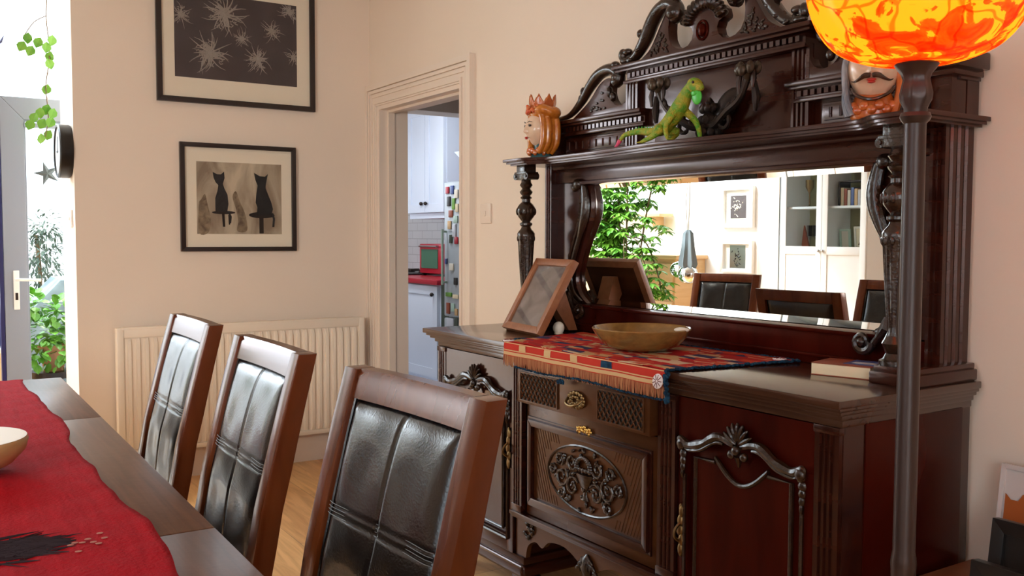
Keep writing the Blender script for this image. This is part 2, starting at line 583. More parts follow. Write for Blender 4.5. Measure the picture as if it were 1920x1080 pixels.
    def ball(s, c, r, u=14, v=9, mx=None):
        t = bmesh.new()
        bmesh.ops.create_uvsphere(t, u_segments=u, v_segments=v, radius=1.0)
        if not isinstance(r, (tuple, list)):
            r = (r, r, r)
        for w in t.verts:
            w.co = Vector((w.co.x * r[0], w.co.y * r[1], w.co.z * r[2]))
        if mx is not None:
            bmesh.ops.transform(t, matrix=mx, verts=t.verts[:])
        for w in t.verts:
            w.co += Vector(c)
        s.merge(t)
        return s

    def grid(s, f, nu, nv, close_u=False):
        vs = [[s.bm.verts.new(f(i / (nu if close_u else nu - 1), j / (nv - 1))) for j in range(nv)] for i in range(nu)]
        for i in range(nu if close_u else nu - 1):
            for j in range(nv - 1):
                i2 = (i + 1) % nu
                s.bm.faces.new((vs[i][j], vs[i2][j], vs[i2][j + 1], vs[i][j + 1]))
        return s

    def leafcard(s, c, d, up, ln, wd):
        """one cupped leaf"""
        c, d, up = Vector(c), Vector(d).normalized(), Vector(up)
        sd = d.cross(up)
        if sd.length < 1e-4:
            sd = d.orthogonal()
        sd.normalize()
        nn = sd.cross(d)
        prof = [(0, 0.0), (0.3, 0.42), (0.6, 0.5), (0.85, 0.25), (1.0, 0.0)]
        mid = [s.bm.verts.new(c + d * ln * t - nn * ln * 0.22 * t * t) for t, w in prof]
        for sg in (-1, 1):
            ed = [mid[0]] + [s.bm.verts.new(c + d * ln * t + sd * wd * w * sg - nn * ln * (0.22 * t * t - 0.06)) for t, w in prof[1:-1]] + [mid[-1]]
            for i in range(4):
                vs = [mid[i], mid[i + 1], ed[i + 1], ed[i]]
                u = []
                for q in vs:
                    if q not in u:
                        u.append(q)
                if len(u) > 2:
                    s.bm.faces.new(u if sg > 0 else u[::-1])
        return s

    def build(s, name, m, parent=None, smooth=True, world=True, label=None, mods=None, angle=40):
        me = bpy.data.meshes.new(name)
        if world and parent is not None:
            off = Vector((0, 0, 0))
            p = parent
            while p is not None:
                off += Vector(p.location)
                p = p.parent
            bmesh.ops.translate(s.bm, vec=-off, verts=s.bm.verts[:])
        bmesh.ops.recalc_face_normals(s.bm, faces=s.bm.faces[:])
        if smooth:
            lim = math.radians(angle)
            for f in s.bm.faces:
                f.smooth = True
            for e in s.bm.edges:
                if len(e.link_faces) == 2 and e.calc_face_angle(0) > lim:
                    e.smooth = False
        s.bm.to_mesh(me)
        s.bm.free()
        o = bpy.data.objects.new(name, me)
        COL.objects.link(o)
        ms = m if isinstance(m, (list, tuple)) else [m]
        for q in ms:
            me.materials.append(M[q])
        if parent is not None:
            o.parent = parent
        if label:
            o['label'] = label
        return o


def thing(name, label, cat, loc=(0, 0, 0), rz=0.0, group=None):
    o = bpy.data.objects.new(name, None)
    COL.objects.link(o)
    o.location = loc
    o.rotation_euler = (0, 0, rz)
    o['label'] = label
    o['category'] = cat
    if group:
        o['group'] = group
    return o


def tag(o, label, cat, group=None):
    o['label'] = label
    o['category'] = cat
    if group:
        o['group'] = group
    return o


def struct(g, name, m, parent=None, smooth=False):
    o = g.build(name, m, parent, smooth=smooth)
    if parent is None:
        o['kind'] = 'structure'
    return o


def recenter(o, loc):
    """put a one-mesh thing's origin at its base"""
    o.data.transform(Matrix.Translation(-Vector(loc)))
    o.location = loc
    return o


def kids(o):
    return [c for c in bpy.data.objects if c.parent == o]


def copy_tree(o, parent=None):
    c = o.copy()
    COL.objects.link(c)
    c.parent = parent
    for ch in kids(o):
        copy_tree(ch, c)
    return c


def remesh(o, vox, smooth=2):
    md = o.modifiers.new('r', 'REMESH')
    md.mode = 'VOXEL'
    md.voxel_size = vox
    md.use_smooth_shade = True
    if smooth:
        sm = o.modifiers.new('s', 'SMOOTH')
        sm.iterations = smooth
        sm.factor = 0.5
    return o


def curve(pts, n=6, closed=False):
    """Catmull-Rom through points"""
    P = [Vector(p) if len(p) == 3 else Vector((p[0], p[1], 0)) for p in pts]
    out = []
    m = len(P)
    rng = m if closed else m - 1
    for i in range(rng):
        p0 = P[(i - 1) % m] if (closed or i > 0) else P[0]
        p1, p2 = P[i % m], P[(i + 1) % m]
        p3 = P[(i + 2) % m] if (closed or i + 2 < m) else P[-1]
        for k in range(n):
            t = k / n
            out.append(0.5 * ((2 * p1) + (p2 - p0) * t + (2 * p0 - 5 * p1 + 4 * p2 - p3) * t * t + (3 * p1 - p0 - 3 * p2 + p3) * t ** 3))
    if not closed:
        out.append(P[-1])
    return out


def c2(pts, n=6, closed=False):
    return [(p.x, p.y) for p in curve(pts, n, closed)]


def spiral(cx, cz, r0, r1, a0, turns, y, n=22):
    """spiral in the xz plane"""
    out = []
    for i in range(n):
        t = i / (n - 1)
        r = r0 + (r1 - r0) * t
        a = a0 + turns * 2 * PI * t
        out.append((cx + r * math.cos(a), y, cz + r * math.sin(a)))
    return out

# ---------------------------------------------------------------- the setting
YB = 0.05          # face of the wall with the doorway
YT = 0.22          # its kitchen side
RX = 7.0
struct(G().box(-0.5, RX, -4.6, YT, -0.12, 0.0), 'floor', 'oak_floor')
struct(G().box(-0.55, RX + .1, -4.75, YT, 2.75, 2.85), 'ceiling', 'ceiling_paint')
struct(G().box(-0.47, 0.0, -1.557, YT, 0, 2.75), 'wall_left', 'wall_paint')
w = G()
w.box(0.0, 0.115, YB, YT, 0, 2.75)
w.box(1.105, RX, YB, YT, 0, 2.75)
w.box(0.115, 1.105, YB, YT, 2.052, 2.75)
struct(w, 'wall_back', 'wall_paint')
w = G()
w.box(-4.6, -0.5, -4.35, -4.2, 0, 2.6)
w.box(-0.5, 0.0, -4.75, -4.2, 0, 2.75)
struct(w, 'wall_front', 'render_white')
w = G()
w.box(0.0, 3.85, -4.75, -4.6, 0, 2.75)
w.box(5.35, RX, -4.75, -4.6, 0, 2.75)
w.box(3.85, 5.35, -4.75, -4.6, 0, 1.05)
w.box(3.85, 5.35, -4.75, -4.6, 2.4, 2.75)
struct(w, 'wall_front', 'wall_paint')
w = G()
w.box(RX, RX + .1, -4.75, -4.0, 0, 2.75)
w.box(RX, RX + .1, -2.2, YT, 0, 2.75)
w.box(RX, RX + .1, -4.0, -2.2, 0, .75)
w.box(RX, RX + .1, -4.0, -2.2, 2.35, 2.75)
struct(w, 'wall_right', 'wall_paint')
wf = G()  # window invented in the end wall for the second fill light
wf.frame('yz', -4.0, -2.2, .75, 2.35, .06, RX + .01, RX + .08)
wf.box(RX + .02, RX + .07, -3.13, -3.07, .81, 2.29)
w2o = struct(wf, 'added_window_2', 'white_paint')
G().box(RX + .04, RX + .045, -3.95, -2.25, .8, 2.3).build('pane', 'clear_glass', w2o, smooth=False)
# pier beside the alcove, painted like the room
struct(G().box(-0.215, 0.0, -4.21, -4.199, 0, 2.75), 'trim_1', 'wall_paint')
# sash window added behind the camera, invented for the fill light
wf = G()
wf.frame('xz', 3.85, 5.35, 1.05, 2.40, .06, -4.70, -4.62)
wf.box(4.58, 4.62, -4.69, -4.63, 1.11, 2.34)
wf.box(3.91, 5.29, -4.695, -4.625, 1.70, 1.75)
wfo = struct(wf, 'added_window_1', 'white_paint')
G().box(3.9, 5.3, -4.665, -4.66, 1.08, 2.38).build('pane', 'clear_glass', wfo, smooth=False)

# skirting
struct(G().prism([(0, 0), (0.018, 0), (0.018, .14), (0.010, .165), (0, .17)], 'xz', -1.557, YB), 'baseboard_left', 'trim_paint')
b = G()
b.box(1.24, RX, YB - .018, YB, 0, .15, .003)
struct(b, 'baseboard_back', 'trim_paint')

# architrave of the kitchen doorway: stepped mouldings, mitred by eye
a = G()
prof = [(0.0, 0.030, 0.030), (0.030, 0.036, 0.014), (0.036, 0.052, 0.024), (0.052, 0.060, 0.012), (0.060, 0.076, 0.020), (0.076, 0.100, 0.012), (0.100, 0.116, 0.022), (0.116, 0.125, 0.014)]
L0, L1, TZ = 0.115, 1.105, 2.052
for o0, o1, th in prof:
    # measured from the outside edge inwards
    w0, w1 = 0.125 - o1, 0.125 - o0
    # left (dies into the corner), right, head
    xl = max(L0 - w1, 0.001)
    a.prism([(xl, 0), (L0 - w0, 0), (L0 - w0, TZ + w0), (xl, TZ + w1)], 'xz', YB - th, YB)
    a.prism([(L1 + w0, 0), (L1 + w1, 0), (L1 + w1, TZ + w1), (L1 + w0, TZ + w0)], 'xz', YB - th, YB)
    a.prism([(xl, TZ + w1), (L0 - w0, TZ + w0), (L1 + w0, TZ + w0), (L1 + w1, TZ + w1)], 'xz', YB - th, YB)
struct(a, 'trim_2', 'trim_paint')
j = G()
for (x0, x1) in ((L0, L0 + .022), (L1 - .022, L1)):
    j.box(x0, x1, YB - .004, YT + .01, 0, TZ - .022)
j.box(L0, L1, YB - .004, YT + .01, TZ - .022, TZ)
j.box(L0 + .022, L0 + .036, YB + .05, YB + .09, 0, TZ - .022)
j.box(L1 - .036, L1 - .022, YB + .05, YB + .09, 0, TZ - .022)
j.box(L0 + .036, L1 - .036, YB + .05, YB + .09, TZ - .036, TZ - .022)
struct(j, 'trim_3', 'trim_paint')

# ---------------------------------------------------------------- kitchen beyond the doorway
struct(G().box(-3.5, 1.9, YT, 1.95, -0.12, -0.002), 'floor', 'kitchen_white')
struct(G().box(-3.5, 1.9, YT, 1.95, 2.42, 2.5), 'ceiling', 'kitchen_ceiling')
struct(G().box(-3.5, 1.9, 1.80, 1.95, 0, 2.42), 'wall_back', 'kitchen_grey')
k = G()
k.box(-3.6, -3.5, YT, 1.95, 0, 2.42)
k.box(1.9, 2.0, YT, 1.95, 0, 2.42)
k.box(-3.5, -0.47, YT, YT + .05, 0, 2.42)
struct(k, 'wall_left', 'wall_paint')
struct(G().box(-0.62, -0.42, YT + .05, 1.80, 2.13, 2.42), 'trim_4', 'kitchen_ceiling')
struct(G().box(-3.2, -1.2, 1.775, 1.80, 0.96, 2.02), 'trim_5', 'wall_tile')
light('AREA', 'kitchen_fill_light', (-1.05, 0.62, 2.39), (-1.4, 1.3, 0.8), 11.0, (0.86, 0.93, 1.0), 0.4, 0.3)  # unseen fill light added to brighten the kitchen
light('AREA', 'kitchen_side_fill', (-2.5, 0.40, 1.7), (-1.9, 1.6, 1.2), 4.0, (0.80, 0.90, 1.0), 0.7, 0.7)  # second unseen fill light, added where no window stands


def shaker(parent, x0, x1, z0, z1, yf, knob=None):
    d = G()
    d.box(x0, x1, yf, yf + .018, z0, z1, .002)
    fr = .07
    d.frame('xz', x0, x1, z0, z1, fr, yf - .008, yf + .001)
    o = d.build('door', 'kitchen_white', parent)
    if knob:
        G().ball((knob[0], yf - .025, knob[1]), .016).tube([(knob[0], yf - .02, knob[1]), (knob[0], yf, knob[1])], .006).build('knob', 'iron', o)
    return o


t = thing('base_cabinet', 'white kitchen base cabinet under the red worktop, seen through the doorway', 'cabinet', (-1.8, 1.45, 0))
G().box(-3.0, -1.165, 1.15, 1.765, 0.10, 0.925).build('body', 'kitchen_white', t)
G().box(-3.0, -1.18, 1.20, 1.24, 0.0, 0.10).build('plinth', 'kitchen_white', t)
shaker(t, -1.775, -1.18, 0.20, 0.915, 1.13, (-1.235, .85))
shaker(t, -2.38, -1.785, 0.20, 0.915, 1.13, (-2.32, .85))
w = G().box(-3.05, -1.14, 1.10, 1.77, .926, .965, .006).build('kitchen_worktop', 'red_gloss')
tag(w, 'dark red worktop on the white kitchen base cabinet', 'worktop')
t = thing('wall_cabinet', 'tall white kitchen wall cabinet with two panelled doors', 'cabinet', (-1.94, 1.6, 1.45))
G().box(-2.28, -1.60, 1.44, 1.77, 1.45, 2.40).build('body', 'kitchen_white', t)
shaker(t, -2.275, -1.945, 1.50, 2.39, 1.42, (-1.98, 1.575))
shaker(t, -1.938, -1.61, 1.50, 2.39, 1.42, (-1.90, 1.575))
o = G().box(-1.14, -.86, 1.14, 1.70, 0.0, .93).build('dark_gap_block', 'dark_green')  # dark block put in for the shaded gap beside the fridge
tag(o, 'narrow dark block standing for the shaded gap between white base cabinet and fridge', 'cabinet')
t = thing('toaster_oven', 'small red toaster oven on the red kitchen worktop', 'toaster oven', (-1.85, 1.55, .965))
G().box(-2.06, -1.66, 1.42, 1.70, .985, 1.235, .012).build('body', 'red_gloss', t)
G().box(-2.01, -1.72, 1.412, 1.421, 1.03, 1.19).build('window', 'green_glass', t)
for x in (-2.03, -1.69):
    for y in (1.45, 1.67):
        G().box(x - .015, x + .015, y - .015, y + .015, .9655, .986).build('foot', 'iron', t)
G().tube([(-2.02, 1.395, 1.215), (-1.70, 1.395, 1.215)], .008).box(-2.01, -2.0, 1.395, 1.42, 1.205, 1.222).box(-1.72, -1.71, 1.395, 1.42, 1.205, 1.222).build('handle', 'steel', t)
t = thing('gas_hob', 'black gas hob beside the red toaster oven', 'hob', (-2.3, 1.42, .965))
G().box(-2.62, -2.09, 1.20, 1.66, .965, .978, .003).build('plate', 'black_paint', t)
for x in (-2.48, -2.22):
    for y in (1.31, 1.54):
        g = G()
        g.tube([(x - .09, y, 1.0), (x + .09, y, 1.0)], .006).tube([(x, y - .09, 1.0), (x, y + .09, 1.0)], .006)
        g.lathe([(.045, .978), (.045, .99), (.02, 1.0)], (x, y, 0), 14)
        g.build('pan_support', 'iron', t)
t = thing('extractor_hood', 'pale extractor hood edge showing above the fridge', 'hood', (-1.15, 1.6, 1.75))
G().prism([(-1.50, 1.98), (-0.9, 1.98), (-0.9, 1.72), (-1.06, 1.72)], 'xz', 1.45, 1.77).build('body', 'kitchen_white', t)
o = G().box(-3.3, -2.9, 1.765, 1.80, 2.04, 2.42).build('kitchen_window_blind', 'dark_green')
tag(o, 'dark blind beside the white kitchen wall cabinet', 'blind')
# fridge and its magnets
t = thing('fridge', 'grey fridge covered in magnets beside the kitchen doorway', 'fridge', (-.55, 1.3, 0))
G().box(-.84, -.25, 1.04, 1.66, .02, 1.69, .012).build('body', 'fridge_grey', t)
G().box(-.84, -.25, 1.0, 1.038, .72, 1.69, .012).build('door', 'fridge_grey', t)
G().box(-.84, -.25, 1.0, 1.038, .03, .71, .012).build('door', 'fridge_grey', t)
G().tube([(-.80, .965, .95), (-.80, .965, 1.35)], .010).box(-.807, -.793, .965, 1.0, .96, .975).box(-.807, -.793, .965, 1.0, 1.325, 1.34).build('handle', 'mint', t)
rr = random.Random(5)
mc = ['red_gloss', 'book_blue', 'cream_rim', 'black_paint', 'leaf', 'paper', 'book_red', 'mint', 'pine', 'book_white', 'dark_green']
mn = {'red_gloss': 'red', 'book_blue': 'blue', 'cream_rim': 'cream', 'black_paint': 'black', 'leaf': 'green', 'paper': 'tan', 'book_red': 'rust', 'mint': 'mint', 'pine': 'orange', 'book_white': 'white', 'dark_green': 'dark green'}
spots = [(-.78, 1.63, .05, .05), (-.71, 1.63, .05, .06), (-.65, 1.60, .05, .06), (-.76, 1.55, .05, .07), (-.69, 1.53, .045, .08), (-.64, 1.50, .04, .06),
         (-.73, 1.46, .06, .05), (-.66, 1.42, .06, .05), (-.75, 1.38, .05, .06), (-.68, 1.34, .05, .09), (-.73, 1.28, .04, .06), (-.65, 1.27, .05, .05),
         (-.80, 1.12, .035, .04), (-.72, 1.08, .06, .05), (-.66, .98, .05, .05), (-.76, .88, .09, .03), (-.66, .87, .08, .03), (-.77, .78, .05, .08),
         (-.70, .79, .05, .06), (-.65, .76, .04, .05), (-.74, .68, .10, .06), (-.65, .68, .05, .08)]
for i, (x, z, ww, hh) in enumerate(spots):
    q = mc[i % len(mc)]
    o = G().box(x - ww / 2, x + ww / 2, .992, .9995, z - hh / 2, z + hh / 2, .003).build('fridge_magnet', q)
    recenter(o, (x, .9995, z))
    row = 'near the top' if z > 1.5 else 'in the upper middle' if z > 1.2 else 'in the middle' if z > .95 else 'near the bottom'
    side = 'left' if x < -.74 else 'centre' if x < -.68 else 'right'
    tag(o, f'small {mn[q]} magnet {row} of the fridge door, {side}', 'magnet', 'magnets on the fridge door')

# ---------------------------------------------------------------- wall things
# radiator
t = thing('radiator', 'cream panel radiator with upright ribs under the cat picture', 'radiator', (0.06, -.71, 0.16))
g = G()
Y0, Y1, Z0, Z1 = -1.385, -0.035, 0.165, 0.825
ribs = 30
fy0, fy1, fz0, fz1 = Y0 + .035, Y1 - .035, Z0 + .03, Z1 - .055


def radf(u, v):
    y = fy0 + (fy1 - fy0) * u
    z = fz0 + (fz1 - fz0) * v
    ph = (u * ribs) % 1.0
    w_ = 1 if 0.25 < ph < 0.75 else 0
    e_ = min(v, 1 - v) / 0.045
    return Vector((0.082 + 0.013 * w_ * min(1, e_), y, z))


us = []
for i in range(ribs):
    for f in (0.0, 0.24, 0.32, 0.68, 0.76):
        us.append((i + f) / ribs)
us.append(1.0)
vsx = [0, .02, .05, .5, .95, .98, 1]
vv = [[g.bm.verts.new(radf(u, v)) for v in vsx] for u in us]
for i in range(len(us) - 1):
    for q in range(len(vsx) - 1):
        g.bm.faces.new((vv[i][q], vv[i + 1][q], vv[i + 1][q + 1], vv[i][q + 1]))
g.build('ribbed_panel', 'radiator_paint', t)
g = G()
g.box(0.052, 0.080, Y0 + .004, Y1 - .004, Z0 + .004, Z1 - .004, .004)
g.box(0.075, 0.090, Y0 + .03, Y1 - .03, Z1 - .05, Z1 - .008, .004)
g.box(0.075, 0.090, Y0 + .03, Y1 - .03, Z0 + .002, Z0 + .028, .004)
g.box(0.03, 0.092, Y0 - .004, Y0 + .030, Z0, Z1, .005)
g.box(0.03, 0.092, Y1 - .030, Y1 + .004, Z0, Z1, .005)
g.box(0.032, 0.0895, Y0 + .025, Y1 - .025, Z1 - .010, Z1 + .002, .003)
g.build('casing', 'radiator_paint', t)
for y in (-1.2, -.2):
    G().box(0.001, 0.035, y - .02, y + .02, .3, .7).build('bracket', 'radiator_paint', t)
G().tube([(0.06, Y1 - .02, .19), (0.06, Y1 + .025, .19), (0.06, Y1 + .025, .0)], .008).build('pipe', 'radiator_paint', t)
G().tube([(0.06, Y0 + .02, .19), (0.06, Y0 - .03, .19), (0.06, Y0 - .03, .0)], .008).build('pipe', 'radiator_paint', t)


def picture(name, label, y0, y1, z0, z1, fw, mw_, print_mat, frame_m='frame_black', depth=.028):
    """frame hanging flat on the left wall (plane x = 0)"""
    t = thing(name, label, 'picture', (0, (y0 + y1) / 2, z0))
    g = G()
    g.frame('yz', y0, y1, z0, z1, fw, 0.002, depth, .0015)
    g.build('frame', frame_m, t)
    G().box(0.002, 0.012, y0 + fw * .6, y1 - fw * .6, z0 + fw * .6, z1 - fw * .6).build('mount', 'mat_board', t)
    p = G().box(0.012, 0.0135, y0 + fw + mw_[0], y1 - fw - mw_[1], z0 + fw + mw_[2], z1 - fw - mw_[3]).build('print', print_mat, t)
    G().box(0.019, 0.0205, y0 + fw * .8, y1 - fw * .8, z0 + fw * .8, z1 - fw * .8).build('glazing', 'picture_glass', t)
    return t, p


# big dark print with pale spiky blooms
t, pr = picture('framed_flower_print', 'large black framed print of silvery spiky flowers on black, upper picture', -1.157, -.297, 2.004, 2.70, .028, (.065, .075, .105, .085), 'print_dark')
rr = random.Random(3)


def burst(cy, cz, R, n):
    g = G()
    g.ball((.0137, cy, cz), (.0005, R * .22, R * .22), 12, 8)
    for k in range(n):
        a = 2 * PI * k / n + rr.uniform(-.15, .15)
        L_ = R * rr.uniform(.55, 1.15)
        a2 = a + rr.uniform(-.7, .7)
        w_ = R * .035
        pts = []
        for s in range(5):
            f = s / 4
            aa = a + (a2 - a) * f
            pts.append((0.0142, cy + math.cos(aa) * L_ * (.15 + .85 * f), cz + math.sin(aa) * L_ * (.15 + .85 * f)))
        g.tube(pts, [w_, w_ * .9, w_ * .7, w_ * .5, w_ * .15], 4)
    for k in range(int(n * 1.6)):
        a, r_ = rr.uniform(0, 2 * PI), R * rr.uniform(.05, .55)
        y, z = cy + r_ * math.cos(a), cz + r_ * math.sin(a)
        b_ = a + rr.uniform(-1, 1)
        q = R * .12
        g.tube([(0.0142, y, z), (0.0142, y + q * math.cos(b_), z + q * math.sin(b_)), (0.0142, y + q * math.cos(b_) + q * math.cos(b_ + 1.2), z + q * math.sin(b_) + q * math.sin(b_ + 1.2))], R * .022, 4)
    for v in g.bm.verts:
        v.co.y = min(max(v.co.y, -1.062), -.402)
        v.co.z = min(max(v.co.z, 2.139), 2.585)
    g.build('silver_flower', 'print_silver', pr)


for cy, cz, R, n in ((-.88, 2.275, .115, 30), (-.62, 2.27, .085, 26), (-.80, 2.49, .12, 30), (-.54, 2.43, .07, 20), (-1.03, 2.46, .07, 18), (-.44, 2.55, .07, 18), (-.42, 2.30, .06, 16), (-.71, 2.37, .06, 16)):
    burst(cy, cz, R, n)

# small print with two cats
t, pr = picture('framed_cat_print', 'small black framed print of two black cats on stools above the radiator', -1.048, -.415, 1.215, 1.796, .024, (.062, .058, .070, .075), 'print_sepia')


def at_cat(px, pz):          # print-relative coordinates 0..1 -> wall
    return (-1.048 + .086 + px * .489, 1.215 + .094 + pz * .388)


def flatshape(g, pts, x0=.0136, x1=.0146):
    g.prism([at_cat(*p) for p in pts], 'yz', x0, x1)


cat1 = [(.20, .32), (.33, .31), (.345, .42), (.335, .55), (.30, .64), (.285, .70), (.305, .78), (.30, .87), (.265, .83), (.225, .83), (.175, .86), (.185, .78), (.205, .72), (.235, .68), (.225, .60), (.20, .50)]
cat2 = [(.66, .27), (.83, .27), (.85, .36), (.83, .46), (.79, .58), (.765, .66), (.775, .74), (.795, .86), (.76, .82), (.70, .825), (.635, .87), (.65, .77), (.675, .69), (.66, .58), (.65, .45), (.67, .38)]
for cc, tl, tr_ in ((cat1, ((.34, .32), (.37, .24), (.36, .15)), .005), (cat2, ((.84, .30), (.86, .22), (.85, .10)), .006)):
    g = G()
    flatshape(g, cc)
    g.tube([(.0142, *at_cat(*q)) for q in tl], tr_, 6)
    g.build('printed_cat', 'cat_black', pr)
g = G()
for cx, cz, rx, rz_ in ((.29, .30, .13, .025), (.72, .27, .15, .045)):
    g.prism([at_cat(cx + rx * math.cos(a * PI / 8), cz + rz_ * math.sin(a * PI / 8)) for a in range(16)], 'yz', .0136, .0141)
flatshape(g, [(.27, .28), (.30, .28), (.305, .10), (.28, .10)], .0136, .0140)
flatshape(g, [(.34, .27), (.36, .27), (.36, .13), (.345, .13)], .0136, .0140)
flatshape(g, [(.69, .24), (.74, .24), (.74, .01), (.69, .01)], .0136, .0140)
g.build('stools', 'frame_black', pr)
g = G()
flatshape(g, c2([(.02, .02), (.12, .02), (.15, .20), (.12, .38), (.09, .55), (.05, .48), (.02, .40)], 4, True), .01355, .0137)
flatshape(g, c2([(.44, .04), (.55, .05), (.53, .28), (.47, .46), (.43, .60), (.39, .52), (.43, .34), (.45, .18)], 4, True), .01355, .0137)
g.build('shadows_on_print', 'sepia_dark', pr)

# light switch by the doorway
t = thing('light_switch', 'white rocker light switch on the wall between doorway and sideboard', 'switch', (1.345, YB, 1.41))
G().box(1.300, 1.390, YB - .011, YB, 1.36, 1.455, .004).build('plate', 'switch_white', t)
G().box(1.337, 1.353, YB - .017, YB - .010, 1.395, 1.42, .002).build('rocker', 'switch_white', t)

# clock and switch on the end face of the left wall
t = thing('wall_clock', 'round wall clock with deep black case on the bright wall end', 'clock', (-.115, -1.557, 1.726))
mx = Matrix.Translation((-.115, -1.557, 1.726)) @ Matrix.Rotation(PI / 2, 4, 'X')
G().lathe([(.02, .0), (.128, .0), (.136, .01), (.136, .058), (.130, .064), (.122, .064), (.122, .050)], (0, 0, 0), 40, mx=mx).build('case', 'black_paint', t)
G().lathe([(.0, .050), (.123, .050), (.123, .056), (.0, .056)], (0, 0, 0), 40, mx=mx).build('dial', 'clock_face', t)
g = G()
g.box(-.118, -.112, -1.617, -1.6145, 1.715, 1.80)
g.box(-.17, -.11, -1.617, -1.6145, 1.722, 1.729)
g.build('hands', 'black_paint', t)
t = thing('pull_switch', 'small white switch plate below the wall clock', 'switch', (-.12, -1.557, 1.38))
G().box(-.16, -.075, -1.568, -1.557, 1.34, 1.43, .004).build('plate', 'white_paint', t)
G().box(-.125, -.11, -1.573, -1.567, 1.375, 1.395, .002).build('rocker', 'white_paint', t)

# ---------------------------------------------------------------- glazed extension and garden at the left
struct(G().box(-14, -0.5, -9, 9, -0.14, -0.02), 'ground', 'patio')
# posts and beams of the glass roof
g = G()
for y in (-4.2, -3.05, -1.92):
    g.box(-4.6, -0.5, y, y + .06, 2.62, 2.70)
for x in (-4.6, -2.6, -0.62):
    g.box(x, x + .06, -4.2, -1.86, 2.62, 2.70)
g.box(-4.6, -4.52, -1.92, -1.86, 0, 2.62)
rf = struct(g, 'roof_frame', 'white_paint')
G().box(-4.6, -0.5, -4.2, -1.86, 2.70, 2.706).build('roof_pane', 'clear_glass', rf, smooth=False)
# garden wall beyond, in glare
tag(G().box(-7.2, -7.0, -9, 4, -.02, 1.9).build('garden_wall', 'render_white', smooth=False), 'white rendered garden wall in glare beyond the open glass door', 'garden wall')

# open glazed door leaf, seen from inside
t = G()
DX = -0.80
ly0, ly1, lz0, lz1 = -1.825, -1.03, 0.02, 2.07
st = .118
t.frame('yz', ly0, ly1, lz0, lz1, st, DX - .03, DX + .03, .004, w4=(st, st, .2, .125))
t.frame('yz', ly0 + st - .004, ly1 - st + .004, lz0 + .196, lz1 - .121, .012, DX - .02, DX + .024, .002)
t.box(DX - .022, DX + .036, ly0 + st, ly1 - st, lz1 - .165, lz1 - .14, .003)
door = struct(t, 'door_1', 'upvc_shaded', smooth=False)
G().box(DX - .008, DX + .008, ly0 + st - .01, ly1 - st + .01, lz0 + .19, lz1 - .12).build('pane', 'clear_glass', door, smooth=False)
G().box(DX - .032, DX + .032, ly0 - .022, ly0 - .002, lz0, lz1 - .02).build('dark_gap_strip', 'navy', door, smooth=False)  # navy strip standing for the purple-fringed dark gap at the leaf edge
g = G()
g.box(DX + .03, DX + .038, ly0 + .045, ly0 + .075, .88, 1.10, .003)
g.tube([(DX + .035, ly0 + .06, 1.05), (DX + .075, ly0 + .06, 1.05), (DX + .078, ly0 + .075, 1.05), (DX + .078, ly0 + .18, 1.045)], .0085, 8)
g.build('door_handle', 'white_paint', door)
G().box(DX + .036, DX + .041, ly0 + .053, ly0 + .067, .935, .975, .002).build('keyhole', 'iron', door)


def foliage(name, parent, m, blobs, n, ln, wd, seed=1, droop=0.3):
    rg = random.Random(seed)
    g = G()
    for (cx, cy, cz, R, share) in blobs:
        for i in range(int(n * share)):
            d = Vector((rg.gauss(0, 1), rg.gauss(0, 1), rg.gauss(0, 1))).normalized()
            r_ = R * (rg.random() ** .5)
            p = Vector((cx, cy, cz)) + d * r_
            dd = (d + Vector((rg.uniform(-.6, .6), rg.uniform(-.6, .6), -droop))).normalized()
            g.leafcard(p, dd, (rg.uniform(-.3, .3), rg.uniform(-.3, .3), 1), ln * rg.uniform(.7, 1.2), wd * rg.uniform(.7, 1.2))
    return g.build(name, m, parent, smooth=False)


def pot(g, x, y, z, r, h):
    g.lathe([(r * .70, 0), (r * .98, h * .86), (r * 1.08, h * .86), (r * 1.08, h), (r * .95, h), (r * .9, h * .9), (0, h * .9)], (x, y, z), 22)


# plants seen through the door pane
t = thing('potted_olive_tree', 'grey-green olive bush in a pot seen through the glass door', 'plant', (-3.2, -1.40, 0))
g = G(); pot(g, -3.2, -1.40, -.02, .17, .36); g.build('pot', 'terracotta', t)
G().tube([(-3.2, -1.4, .3), (-3.19, -1.41, .6), (-3.2, -1.4, 1.0), (-3.2, -1.42, 1.3)], .016).build('trunk', 'stem', t)
foliage('foliage', t, 'leaf_olive', [(-3.2, -1.42, 1.15, .26, 1), (-3.15, -1.36, 1.35, .15, .4), (-3.2, -1.32, 1.0, .2, .4)], 420, .06, .018, 11)
t = thing('potted_ivy', 'bright green potted plant at the foot of the glass door', 'plant', (-1.55, -1.50, 0))
g = G(); pot(g, -1.55, -1.50, .42, .085, .17); g.build('pot', 'terracotta', t)
G().lathe([(.13, -.02), (.13, .0), (.03, .02), (.03, .36), (.14, .38), (.14, .42), (0, .42)], (-1.55, -1.50, 0), 20).build('plant_stand', 'iron', t)
foliage('foliage', t, 'leaf_light', [(-1.55, -1.52, .66, .13, 1), (-1.5, -1.45, .55, .14, .8), (-1.55, -1.60, .85, .08, .5), (-1.5, -1.47, .80, .10, .5), (-1.45, -1.62, .55, .08, .3)], 110, .065, .05, 5)
t = thing('covered_barbecue', 'dark grey covered shape with red side table behind the green plant', 'garden furniture', (-2.6, -1.45, 0))
g = G()
g.prism([(-1.66, 0), (-1.70, .50), (-1.58, .74), (-1.36, .98), (-1.20, .98), (-1.16, 0)], 'yz', -2.9, -2.3, .03)
g.build('cover', 'tarp', t)
G().box(-2.55, -2.25, -1.74, -1.60, .76, .80, .004).box(-2.5, -2.47, -1.70, -1.67, 0, .76).box(-2.33, -2.30, -1.70, -1.67, 0, .76).build('side_table', 'red_gloss', t)
